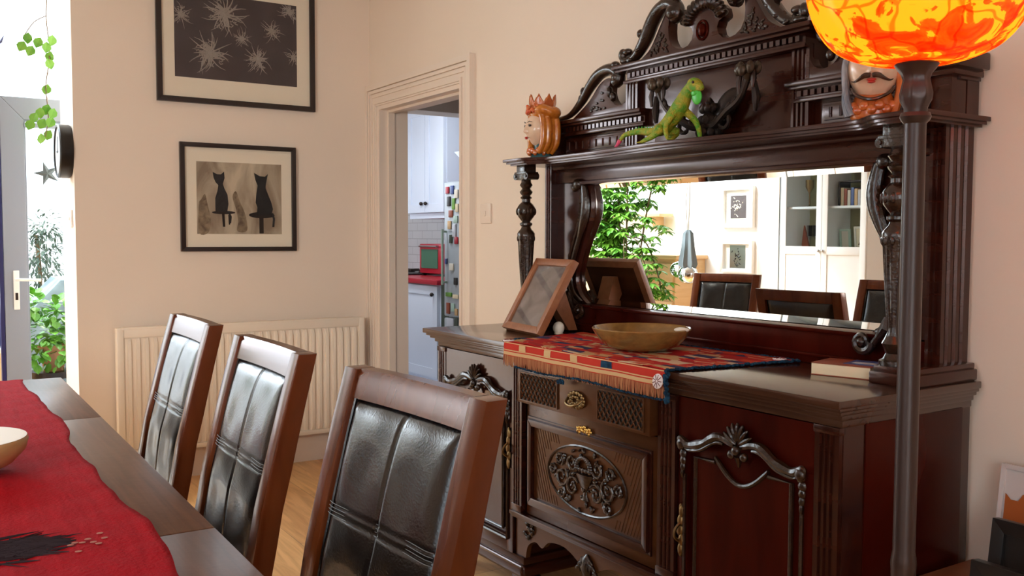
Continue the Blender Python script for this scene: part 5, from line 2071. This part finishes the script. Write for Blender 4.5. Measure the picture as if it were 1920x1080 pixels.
# leaning photo frame with easel back
t = thing('leaning_photo_frame', 'wooden photo frame leaning back beside the woven cloth on the sideboard', 'photo frame', (2.2, -.27, CZ))
fm_ = Matrix.Translation((2.079, -.310, CZ + .004)) @ Matrix.Rotation(-.121, 4, 'Z') @ Matrix.Rotation(-.511, 4, 'X')
W_, H_ = .300, .306
g = G()
g.frame('xz', 0, W_, 0, H_, .028, -.016, .012, .003, mx=fm_)
g.build('frame', 'frame_wood', t)
G().box(.024, W_ - .024, -.004, .000, .024, H_ - .024, mx=fm_).build('photograph', 'photo_paper', t)
G().box(.024, W_ - .024, -.0085, -.0075, .024, H_ - .024, mx=fm_).build('glazing', 'picture_glass', t)
G().box(.014, W_ - .014, .004, .010, .014, H_ - .014, mx=fm_).build('backing', 'mahogany_brown', t)
G().prism([(.100, .135), (.128, .205), (.150, .205), (.222, .006), (.185, .006)], 'yz', W_ * .5 - .03, W_ * .5 + .03, mx=Matrix.Translation((2.079, -.310, CZ)) @ Matrix.Rotation(-.121, 4, 'Z')).build('easel_leg', 'frame_wood', t)
g = G().ball((2.335, -.235, CZ + .024), (.022, .022, .024), 14, 10).lathe([(.014, 0), (.018, .004), (.010, .008)], (2.335, -.235, CZ), 14)
tag(recenter(g.build('crystal_stopper', 'cream_rim'), (2.335, -.235, CZ)), 'small pale glass ornament behind the leaning photo frame', 'ornament')

# woven cloth
t = thing('woven_cloth', 'red patterned woven cloth with fringe hanging over the drawer', 'cloth', (2.85, -.3, CZ))
A_, B_, C_, D_ = Vector((2.460, -.548, 0)), Vector((2.372, -.150, 0)), Vector((3.330, -.098, 0)), Vector((3.275, -.548, 0))
zt_ = CZ + .004


def wob(x, y):
    return .0008 * math.sin(x * 31 + y * 17) + .0006 * math.sin(y * 60 - x * 11) + .0014


g = G()
NU, NV = 70, 34
uvs = {}
vs = []
for i in range(NU):
    row = []
    for j in range(NV):
        u, v = i / (NU - 1), j / (NV - 1)
        p = (A_ * (1 - u) + D_ * u) * (1 - v) + (B_ * (1 - u) + C_ * u) * v
        w_ = g.bm.verts.new((p.x, p.y, zt_ + wob(p.x, p.y)))
        uvs[w_] = (u * .86, v * .42)
        row.append(w_)
    vs.append(row)
uvl = g.bm.loops.layers.uv.new('UVMap')
for i in range(NU - 1):
    for j in range(NV - 1):
        f = g.bm.faces.new((vs[i][j], vs[i + 1][j], vs[i + 1][j + 1], vs[i][j + 1]))
        for lp in f.loops:
            lp[uvl].uv = uvs[lp.vert]
sheet = g.build('woven_sheet', 'kilim', t)
md = sheet.modifiers.new('t', 'SOLIDIFY'); md.thickness = .002; md.offset = -1


def edge_strip(name, m, d0, d1, u0=0.0, u1=1.0, lift=0.0, nd=5, n=60, parent=t):
    """strip parallel to the front fold; d < 0 on top, d > 0 hanging down"""
    g = G()

    def f(u, v):
        uu = u0 + (u1 - u0) * u
        p = A_ * (1 - uu) + D_ * uu
        d = d0 + (d1 - d0) * v
        if d < 0:
            return Vector((p.x, p.y - d, zt_ + wob(p.x, p.y - d) + lift))
        wv = .003 * math.sin(uu * 23) * min(1, d / .03)
        return Vector((p.x, p.y - .002 - lift - wv - .003 * min(1, d / .008), zt_ + .0014 - d))
    g.grid(f, n, nd)
    return g.build(name, m, parent)


edge_strip('hanging_band', 'cloth_red', 0, .046, lift=.0005)
edge_strip('pale_stripe', 'cloth_beige', .0015, .004, lift=.0012)
edge_strip('pale_stripe', 'cloth_beige', .025, .0285, lift=.0012)
edge_strip('pale_stripe', 'cloth_beige', .032, .043, lift=.0012)
edge_strip('red_border', 'cloth_red', -.032, -.002, lift=.0012, nd=8)
edge_strip('pale_stripe', 'cloth_beige', -.037, -.033, lift=.0012)
edge_strip('pale_stripe', 'cloth_beige', -.046, -.043, lift=.0012)
for u in (.12, .30, .47):
    edge_strip('tan_square', 'cloth_beige', .0045, .0245, u, u + .045, .0018, 5, 5)
edge_strip('navy_square', 'cloth_blue', .0045, .0245, .66, .72, .0018, 5, 5)
# fringe of twisted threads
g = G()
rg = random.Random(12)
NF = 190
for i in range(NF):
    u = (i + .5) / NF
    p = A_ * (1 - u) + D_ * u
    x0 = p.x
    y0 = p.y - .0065
    L_ = .036 + rg.uniform(-.003, .004)
    dx = rg.uniform(-.002, .002)
    z0 = zt_ - .043
    g.tube([(x0, y0, z0), (x0 + dx * .5, y0 - .001, z0 - L_ * .5), (x0 + dx, y0 + rg.uniform(-.002, .002), z0 - L_)], [.0019, .0017, .0012], 4)
o = g.build('fringe', 'fringe', t)
o['kind'] = 'stuff'
# blue woolly edging
g = G()
rg = random.Random(13)


def fluff(P, Q, n, r, zf=lambda u: 0.0):
    for i in range(n):
        u = i / (n - 1)
        p = P * (1 - u) + Q * u
        g.ball((p.x + rg.uniform(-.003, .003), p.y + rg.uniform(-.003, .003), zt_ + .002 + zf(u) + rg.uniform(-.001, .002)), (r * rg.uniform(.8, 1.3), r * rg.uniform(.8, 1.3), r * .7), 6, 4)


fluff(D_ + Vector((.004, 0, 0)), C_ + Vector((.004, 0, 0)), 70, .006)
fluff(B_ + (C_ - B_) * .55, C_, 60, .006)
g.build('blue_edging', 'cloth_blue', t, label='blue woolly edging')
g = G()
fluff(A_ + Vector((-.004, 0, 0)), A_ * .75 + B_ * .25 + Vector((-.004, 0, 0)), 12, .006)
g.build('blue_edging', 'cloth_blue', t, label='blue woolly edging')
g = G()
P0, Q0 = A_ + Vector((.08, -.010, 0)), D_ + Vector((.0, -.010, 0))
fluff(P0, Q0, 130, .0045, lambda u: -.079 - .004 * math.sin(u * 9))
for k in range(36):
    g.ball((3.281 + rg.uniform(-.003, .006), -.556 + rg.uniform(-.006, .006), zt_ - k * .0024), .0055, 6, 4)
for k in range(14):
    g.ball((2.795 + rg.uniform(-.018, .018), -.556, zt_ - .085 - rg.uniform(0, .014)), .0045, 6, 4)
g.build('blue_edging', 'cloth_blue', t, label='blue woolly edging')
# corner rosettes
for (x, y, z, ax) in ((2.470, -.540, zt_ + .002, 'flat'), (3.258, -.562, zt_ - .030, 'front'), (3.290, -.125, zt_ + .002, 'flat')):
    g = G()
    mxr = Matrix.Translation((x, y, z)) @ (Matrix.Rotation(PI / 2 - .15, 4, 'X') if ax == 'front' else Matrix.Identity(4))
    g.lathe([(0, 0), (.019, 0), (.0205, .003), (.018, .005), (0, .006)], (0, 0, 0), 24, mx=mxr)
    ro_ = g.build('rosette', 'cloth_white', t)
    g = G()
    for k in range(9):
        a = 2 * PI * k / 9
        g.tube([mxr @ Vector((.004 * math.cos(a), .004 * math.sin(a), .0065)), mxr @ Vector((.018 * math.cos(a), .018 * math.sin(a), .0055))], .0011, 4)
    g.build('rosette_spokes', 'maroon', ro_)

# wooden bowl
bc = (2.905, -.322, zt_ + .004)
bp_ = [(.060, 0), (.085, .003), (.118, .018), (.141, .042), (.153, .063), (.1555, .068), (.153, .071), (.148, .068), (.133, .045), (.110, .024), (.075, .010), (.0, .008)]
tag(recenter(G().lathe(bp_, bc, 56, sy=1.0).build('wooden_bowl', 'bowl_wood'), bc), 'shallow brown wooden bowl standing on the woven cloth', 'bowl')
tag(G().ball((3.030, -.268, bc[2] + .070), (.024, .016, .008), 14, 8, mx=Matrix.Rotation(.5, 4, 'Z')).build('rim_glare', 'cream_rim'), 'small white glare on the rim of the brown bowl, made as a solid spot', 'glare')  # solid white spot standing for the glare on the bowl's rim

# book
t = thing('paperback_book', 'thick paperback with pale page edges lying by the mirror column', 'book', (3.562, -.165, CZ))
bm_ = Matrix.Translation((3.562, -.165, CZ)) @ Matrix.Rotation(.27, 4, 'Z')
G().box(-.078, .078, -.060, .060, .002, .030, .001, mx=bm_).build('pages', 'paper', t)
G().box(-.079, .079, -.061, .061, .0305, .032, mx=bm_).box(-.079, .079, -.061, .061, 0, .0018, mx=bm_).build('cover', 'book_red', t)
G().box(-.005, .078, -.030, .060, .0322, .0330, mx=bm_).build('cover_picture', 'book_blue', t)
G().box(.01, .07, -.010, .020, .0331, .0336, mx=bm_).build('cover_picture', 'book_white', t)

# ---------------------------------------------------------------- on the shelf
SZ = 1.6022
# green iguana
t = thing('iguana_figurine', 'bright green iguana figurine raising its head on the top shelf', 'figurine', (2.88, -.2, SZ))
g = G()
IY = -.195
spine = curve([(2.640, IY - .020, SZ + .005), (2.652, IY - .016, SZ + .022), (2.676, IY - .010, SZ + .042), (2.735, IY - .002, SZ + .048), (2.800, IY, SZ + .040), (2.850, IY, SZ + .046), (2.895, IY, SZ + .074), (2.932, IY, SZ + .108), (2.960, IY - .003, SZ + .140), (2.985, IY - .006, SZ + .160), (3.010, IY - .010, SZ + .164)], 5)
rad = []
for i in range(len(spine)):
    f = i / (len(spine) - 1)
    ks = [(0, .003), (.15, .007), (.3, .011), (.42, .015), (.5, .022), (.6, .026), (.7, .027), (.8, .021), (.88, .018), (.94, .019), (1, .016)]
    for (a, ra), (b_, rb) in zip(ks, ks[1:]):
        if a <= f <= b_:
            rad.append(ra + (rb - ra) * (f - a) / (b_ - a))
            break
g.tube(spine, rad, 14)
g.ball((3.006, IY - .010, SZ + .164), (.030, .021, .023), 16, 10, mx=Matrix.Rotation(.35, 4, 'Y'))
g.ball((3.030, IY - .014, SZ + .156), (.020, .013, .013), 14, 9, mx=Matrix.Rotation(.45, 4, 'Y'))
for s in (-1, 1):
    # front legs
    fx = 2.915 if s < 0 else 2.990
    g.tube(curve([(2.930, IY + s * .012, SZ + .100), (2.918 if s < 0 else 2.960, IY + s * .030, SZ + .070), (fx - .012, IY + s * .034, SZ + .040), (fx - .004, IY + s * .034, SZ + .010)], 4), [.014, .014, .013, .012, .011, .011, .010, .009, .009, .008, .008, .007, .006], 9)
    # hind legs
    hx = 2.800 if s < 0 else 2.830
    g.tube(curve([(2.845, IY + s * .012, SZ + .044), (2.875, IY + s * .036, SZ + .036), (2.845, IY + s * .042, SZ + .018), (hx, IY + s * .044, SZ + .006)], 4), [.018, .018, .017, .016, .015, .013, .012, .011, .010, .009, .008, .007, .006], 9)
    for (tx, ty) in ((fx, IY + s * .034), (hx + .004, IY + s * .044)):
        for q in range(5):
            a = (q - 2) * .38
            sg = 1 if tx == fx else -1
            g.tube([(tx - .004 * sg, ty, SZ + .006), (tx + sg * .020 * math.cos(a), ty + .020 * math.sin(a), SZ + .0035)], [.004, .0022], 6)
ig = g.build('body', 'iguana_skin', t)
remesh(ig, .0022, 2)
g = G()
g.ball((3.018, IY - .012, SZ + .128), (.021, .007, .026), 14, 9, mx=Matrix.Rotation(-.35, 4, 'Y'))
g.ball((3.012, IY - .012, SZ + .140), (.018, .010, .014), 12, 8)
g.build('dewlap', 'iguana_green', t)
g = G()
for i in range(14, 50):
    p = spine[i] if i < len(spine) else spine[-1]
    nrm = Vector((-(spine[min(i + 1, len(spine) - 1)] - spine[i - 1]).z, 0, (spine[min(i + 1, len(spine) - 1)] - spine[i - 1]).x)).normalized()
    c = p + nrm * rad[min(i, len(rad) - 1)] * .95
    g.tube([c, c + nrm * .006], [.0025, .0005], 5)
g.build('crest', 'iguana_green', t)
g = G()
for s in (-1, 1):
    g.ball((3.018, IY - .010 + s * .0190, SZ + .170), .0045, 10, 7)
g.build('eyes', 'eye_dark', t)
G().tube([(2.634, IY - .022, SZ + .004), (2.642, IY - .020, SZ + .007), (2.654, IY - .015, SZ + .025)], [.002, .0052, .0085], 8).build('tail_tip', 'pink', t, label='pink tail tip')

# dark candelabra fixed to the back panel
t = thing('iron_candelabra', 'dark scrolled candle bracket with two flower cups behind the iguana', 'candelabra', (2.955, -.10, SZ))
g = G()
g.lathe([(.056, 0), (.058, .006), (.036, .014), (.014, .030), (.012, .060), (.020, .072), (.024, .082), (.014, .094), (.010, .115), (.015, .125), (.004, .14)], (2.960, -.095, SZ), 20)
for k in range(24):
    a = 2 * PI * k / 8
    zz = .020 + .038 * (k // 8)
    r_ = .036 - .006 * (k // 8)
    g.ball((2.960 + r_ * math.cos(a + k // 8), -.097 + r_ * .7 * math.sin(a + k // 8), SZ + zz + .01), (.014, .012, .016), 8, 6)
g.tube(curve([(2.985, -.085, SZ + .06), (3.010, -.080, SZ + .10), (3.040, -.075, SZ + .135), (3.075, -.075, SZ + .150)], 4), [.020, .026, .030, .034, .036, .037, .036, .034, .030, .026, .020, .012, .004], 10, flat=.5)  # dark leaf bulk, also standing for the shadow behind the stem
g.build('stem', 'iron', t)
ups = {}
for s, (ux, uz) in ((-1, (2.765, 1.800)), (1, (3.160, 1.792))):
    g = G()
    P_ = curve([(2.960, -.100, SZ + .055), (2.960 + s * .05, -.118, SZ + .052), (2.960 + s * .11, -.130, SZ + .085), (ux - s * .035, -.135, uz - .075), (ux, -.138, uz - .018)], 6)
    g.tube(P_, [.015 - .005 * i / len(P_) for i in range(len(P_))], 8)
    leafy(g, P_[3:22], .015, -.004, 6, s)
    bumpy(spiral(2.960 + s * .085, SZ + .055, .030, .006, PI / 2, -1.2 * s, -.122), .007, .2, 1, g=g)
    g.build('arm', 'iron', t)
    g = G()
    g.lathe([(.006, -.030), (.012, -.020), (.020, -.006), (.024, .008), (.022, .016), (.012, .016)], (ux, -.138, uz), 18)
    for k in range(6):
        a = 2 * PI * k / 6 + .3
        g.ball((ux + .032 * math.cos(a), -.138 + .024 * math.sin(a), uz + .008), (.016, .011, .020), 8, 6)
    g.ball((ux, -.162, uz + .002), (.017, .012, .018), 12, 8)
    g.build('flower_cup', 'dull_bronze', t)
    g = G()
    for q, dl in ((-1, .065), (1, .050)):
        g.tube([(ux + q * .026, -.140, uz), (ux + q * .030, -.145, uz - dl * .5), (ux + q * .027, -.145, uz - dl)], [.006, .009, .004], 7)
    g.tube([(ux + s * .018, -.130, uz - .03), (ux + s * .026, -.128, uz - .08), (ux + s * .022, -.128, uz - .118)], [.008, .013, .006], 8)
    g.build('pendants', 'iron', t)


# ceramic heads
def head_surface(rx, ry, rz, cz, chin=.75, nose=1.0):
    def f(u, v):
        th = 2 * PI * u
        ph = PI * (v - .5)
        c, s_ = math.cos(ph), math.sin(ph)
        x, y, z = c * math.sin(th), -c * math.cos(th), s_
        taper = 1 - (1 - chin) * max(0, -z) ** 1.3
        X, Y, Z = x * rx * taper, y * ry * (taper if y > 0 else (taper * .6 + .4)), z * rz
        if y < 0:
            fx = x * rx
            fz = Z
            def gss(cx, cz_, sx, sz, a):
                return a * math.exp(-((fx - cx) / sx) ** 2 - ((fz - cz_) / sz) ** 2)
            d = gss(0, -.004, .0065, .015, .009 * nose) + gss(0, -.014, .009, .007, .011 * nose) + gss(0, .010, .005, .016, .004)
            d += gss(0, -.033, .014, .0045, .0045) + gss(0, -.041, .012, .0045, .0045) - gss(0, -.037, .018, .0018, .0025)
            d += gss(0, -.058, .014, .010, .004)
            for sg in (-1, 1):
                d -= gss(sg * .019, .010, .011, .008, .0055)
                d += gss(sg * .019, .010, .0085, .005, .0035)
                d += gss(sg * .018, .024, .014, .004, .0025)
                d += gss(sg * .026, -.018, .013, .014, .0025)
            Y -= d
        return Vector((X, Y, cz + Z))
    return f


def place(root, g, name, m, **k):
    return g.build(name, m, root, world=False, **k)


t = thing('queen_head_vase', 'ceramic queen head with orange hair and pointed crown on the shelf', 'ceramic head', (2.092, -.158, SZ), -.10)
g = G().grid(head_surface(.050, .058, .070, .118, .74), 64, 48)
place(t, g, 'face', 'ceramic_skin')
g = G()
g.lathe([(.040, 0), (.046, .006), (.040, .022), (.030, .040), (.030, .060)], (0, .008, 0), 28)
place(t, g, 'neck_base', 'ceramic_teal')
g = G()
for k in range(12):
    a = PI + PI * k / 11
    g.ball((.040 * math.cos(a), -.004 + .040 * math.sin(a), .030 + .006 * math.cos(k * 2)), (.011, .009, .012), 8, 6)
place(t, g, 'collar', 'ceramic_orange')
g = G()
g.ball((0, .020, .128), (.060, .050, .078), 22, 16)
g.ball((0, .010, .176), (.056, .052, .034), 20, 12)
for s in (-1, 1):
    for q in range(4):
        xx = s * (.050 + .006 * (q % 2))
        yy = -.014 + q * .019
        g.tube(curve([(s * .036, yy - .006, .185), (xx, yy, .150), (xx + s * .004, yy + .002, .100), (xx - s * .002, yy, .055), (s * .034, yy - .012, .022)], 4), [.010 + .004 * math.sin(PI * i / 16) for i in range(17)], 9)
    g.tube(curve([(s * .020, -.030, .186), (s * .050, -.014, .190), (s * .064, .020, .176), (s * .050, .048, .165)], 4), [.014, .016, .018, .020, .021, .021, .020, .020, .019, .018, .016, .014, .012], 10)
    g.ball((s * .058, .030, .178), (.026, .030, .024), 14, 10)
hair = place(t, g, 'hair', 'ceramic_gold')
remesh(hair, .0028, 2)
g = G()
NP = 8


def crown(inner):
    def f(u, v):
        a = 2 * PI * u
        sp = abs(((u * NP) % 1) - .5) * 2
        h = .020 + .034 * (sp ** 1.2)
        r = .044 + .006 * v + (.004 if not inner else 0)
        return Vector((r * math.cos(a), .012 + r * math.sin(a), .198 + h * v - (.002 if inner else 0)))
    return f


g.grid(crown(False), 96, 5, close_u=True)
g.grid(crown(True), 96, 5, close_u=True)
g.lathe([(.049, .192), (.052, .196), (.050, .204), (.046, .204)], (0, .012, 0), 32)
cr = place(t, g, 'crown', 'ceramic_orange')
md = cr.modifiers.new('t', 'SOLIDIFY'); md.thickness = .003
g = G()
rg = random.Random(8)
for k in range(30):
    a = PI * 1.08 + PI * .84 * rg.random()
    z = .182 + .026 * rg.random()
    g.ball((.050 * math.cos(a), .002 + .052 * math.sin(a), z), rg.uniform(.006, .009), 8, 6)
place(t, g, 'berries', 'ceramic_red')
g = G()
for s in (-1, 1):
    g.ball((s * .0185, -.0545, .128), (.0095, .004, .0038), 12, 6)
    g.tube([(s * .008, -.0585, .140), (s * .018, -.0575, .145), (s * .030, -.050, .141)], [.0012, .0016, .0008], 6)
    g.tube([(s * .009, -.0575, .131), (s * .018, -.0585, .1335), (s * .028, -.0525, .130)], .0009, 6)
place(t, g, 'eyes', 'eye_dark')
g = G().ball((0, -.0600, .0835), (.0105, .005, .0032), 12, 6).ball((0, -.0595, .0785), (.0085, .005, .003), 12, 6)
place(t, g, 'lips', 'lip_red')
g = G()
for s in (-1, 1):
    g.ball((s * .050, -.006, .072), (.005, .005, .008), 8, 6).ball((s * .051, -.006, .060), (.004, .004, .005), 8, 6)
place(t, g, 'earrings', 'brass')

t = thing('moustache_head_vase', 'ceramic moustached head in orange collar partly behind the glowing lamp', 'ceramic head', (3.610, -.158, SZ), .55)
g = G().grid(head_surface(.064, .052, .088, .128, .80, 1.1), 64, 48)
place(t, g, 'face', 'ceramic_skin')
g = G()
g.lathe([(.052, 0), (.056, .006), (.054, .030), (.050, .050), (.044, .064)], (0, .006, 0), 32, sy=.8)
for k in range(9):
    a = PI + PI * (k + .5) / 9
    g.ball((.052 * math.cos(a), .004 + .044 * math.sin(a), .022 + .010 * (k % 2)), (.013, .008, .013), 8, 6)
place(t, g, 'collar', 'ceramic_orange')
g = G()
g.tube(curve([(-.052, -.020, .078), (-.035, -.036, .058), (0, -.046, .046), (.035, -.036, .058), (.052, -.020, .078)], 5), .0045, 8)
place(t, g, 'beard_line', 'ceramic_dark')
g = G()
for s in (-1, 1):
    g.tube(curve([(s * .002, -.0605, .104), (s * .016, -.0600, .104), (s * .030, -.0545, .096), (s * .042, -.046, .0915), (s * .050, -.040, .0945)], 5), [.0045, .006, .0066, .007, .007, .007, .0066, .006, .0055, .005, .0046, .0042, .0038, .0034, .003, .0026, .0022, .0019, .0016, .0012, .0008], 8)
place(t, g, 'moustache', 'ceramic_dark')
g = G().ball((0, -.0590, .0935), (.012, .005, .0045), 12, 6).ball((0, -.0580, .0875), (.010, .005, .0035), 12, 6)
place(t, g, 'lips', 'lip_red')
g = G()
for s in (-1, 1):
    g.ball((s * .022, -.052, .138), (.010, .004, .005), 12, 6)
    g.tube([(s * .008, -.057, .150), (s * .022, -.056, .156), (s * .036, -.046, .150)], [.002, .003, .001], 6)
place(t, g, 'eyes', 'eye_dark')
g = G()
for q in range(3):
    g.tube(curve([(-.040 + q * .004, -.018 + q * .010, .185), (-.066, -.016 + q * .010, .150), (-.067, -.018 + q * .010, .095), (-.060 - .004 * q, -.022 + q * .010, .045), (-.048 - .006 * q, -.024 + q * .010, .010)], 4), .0085, 8)
g.ball((0, .004, .205), (.070, .056, .040), 22, 14)
for k in range(5):
    g.tube(curve([(-.066, -.010 + k * .010, .185 + k * .010), (0, -.058 + k * .010, .195 + k * .010), (.066, -.010 + k * .010, .185 + k * .010)], 6), .010, 8)
place(t, g, 'turban', 'ceramic_grey')
g = G()
for q in range(2):
    g.tube(curve([(.056, -.014 + q * .014, .165), (.064, -.012 + q * .014, .110), (.062, -.014 + q * .014, .060), (.052, -.016 + q * .014, .012)], 4), .0095, 8)
place(t, g, 'scarf', 'ceramic_orange')

# ---------------------------------------------------------------- floor lamp
LX, LY = 4.135, -.75
t = thing('floor_lamp', 'dark floor lamp with glowing orange flowered glass bowl before the sideboard', 'lamp', (LX, LY, 0))
G().lathe([(.150, 0), (.152, .012), (.140, .022), (.080, .032), (.040, .050), (.026, .075), (.020, .09)], (LX, LY, 0), 40).build('base', 'lamp_metal', t)
G().lathe([(.0185, .085), (.0195, .60), (.0215, .70), (.0225, .712), (.0215, .724), (.0195, .735), (.0185, 1.500), (.024, 1.506), (.0265, 1.512), (.024, 1.519)], (LX, LY, 0), 28).build('pole', 'lamp_metal', t)
G().lathe([(.019, 1.518), (.020, 1.528), (.027, 1.540), (.0285, 1.552), (.025, 1.568), (.023, 1.577), (.026, 1.586), (.033, 1.596), (.037, 1.602), (.036, 1.606), (.020, 1.606)], (LX, LY, 0), 32, rib=8, ribd=.12, z0r=(1.53, 1.595)).build('cup', 'lamp_metal', t)
bz = 1.600
sp_ = [(.030, .004), (.060, .006), (.095, .014), (.128, .028), (.150, .046), (.166, .068), (.178, .094), (.187, .125), (.192, .160), (.194, .185)]
sp2 = [(r - .004, z + .003) for r, z in sp_[::-1]]
g = G()
smooth_p = [(p.x, p.y) for p in curve([(r, z, 0) for r, z in sp_], 4)]
g.lathe(smooth_p + [(.192, .188), (.190, .185)], (0, 0, 0), 72)
so = g.build('glass_shade', 'art_glass', t, world=False, label='glowing orange glass bowl etched with red flowers')
so.location = (0, 0, bz)
G().lathe([(.0, 0), (.030, .0), (.030, .004), (.013, .008), (.013, .035)], (LX, LY, bz), 20).build('lamp_holder', 'lamp_metal', t)
bl = G().ball((LX, LY, bz + .070), (.028, .028, .036), 18, 12)
M['bulb'] = mat('bulb', (1, .8, .5), .5, emit=(1.0, .62, .25), estr=12.0)
bl.build('bulb', 'bulb', t)
pl = bpy.data.lights.new('lamp_bulb', 'POINT')
plo = bpy.data.objects.new('lamp_bulb', pl)
COL.objects.link(plo)
plo.location = (LX, LY, bz + .125)
pl.energy = 22.0
pl.color = (1.0, .43, .13)
pl.shadow_soft_size = .03

# ---------------------------------------------------------------- leaning pictures and crate at the right
o = G().box(3.802, 3.885, -.28, .03, 0, .478, .004)
tag(recenter(o.build('wooden_crate', 'crate_wood'), (3.9, -.12, 0)), 'dark brown wooden box on the floor between sideboard and pictures', 'box')


def leaning(name, label, x0, w, h, yb_, yt_, z0, fm, pm, d=.02, fw=.02):
    ang = math.atan2(yt_ - yb_, h)
    t = thing(name, label, 'picture', (x0 + w / 2, yb_, z0))
    mx = Matrix.Translation((x0, yb_, z0)) @ Matrix.Rotation(-ang, 4, 'X')
    g = G()
    g.frame('xz', 0, w, 0, h, fw, -d, 0, .001, mx=mx)
    g.build('frame', fm, t)
    G().box(fw * .8, w - fw * .8, -d * .6, -d * .2, fw * .8, h - fw * .8, mx=mx).build('panel', pm, t)
    return t, mx


t, mx = leaning('leaning_poster', 'pale poster with orange shapes leaning on the wall behind the black panels', 3.890, .50, .755, -.10, .005, .0, 'poster_paper', 'poster_paper', .012, .012)
G().prism([(.018, .05), (.47, .05), (.47, .69), (.36, .69), (.36, .715), (.085, .715), (.075, .69), (.060, .69), (.050, .672), (.032, .672), (.018, .685)], 'xz', -.0125, -.0119, mx=mx).build('orange_shape', 'poster_orange', t, smooth=False)
G().prism([(.105, .30), (.20, .30), (.20, .60), (.105, .60)], 'xz', -.0132, -.0126, mx=mx).build('yellow_shape', 'poster_yellow', t, smooth=False)
leaning('black_canvas', 'taller black framed panel leaning in front of the orange poster', 3.962, .46, .66, -.235, -.135, .0, 'black_paint', 'black_paint', .03, .03)
leaning('black_canvas', 'lower black framed panel leaning foremost of the stack', 3.985, .46, .59, -.335, -.255, .0, 'black_paint', 'black_paint', .03, .03)
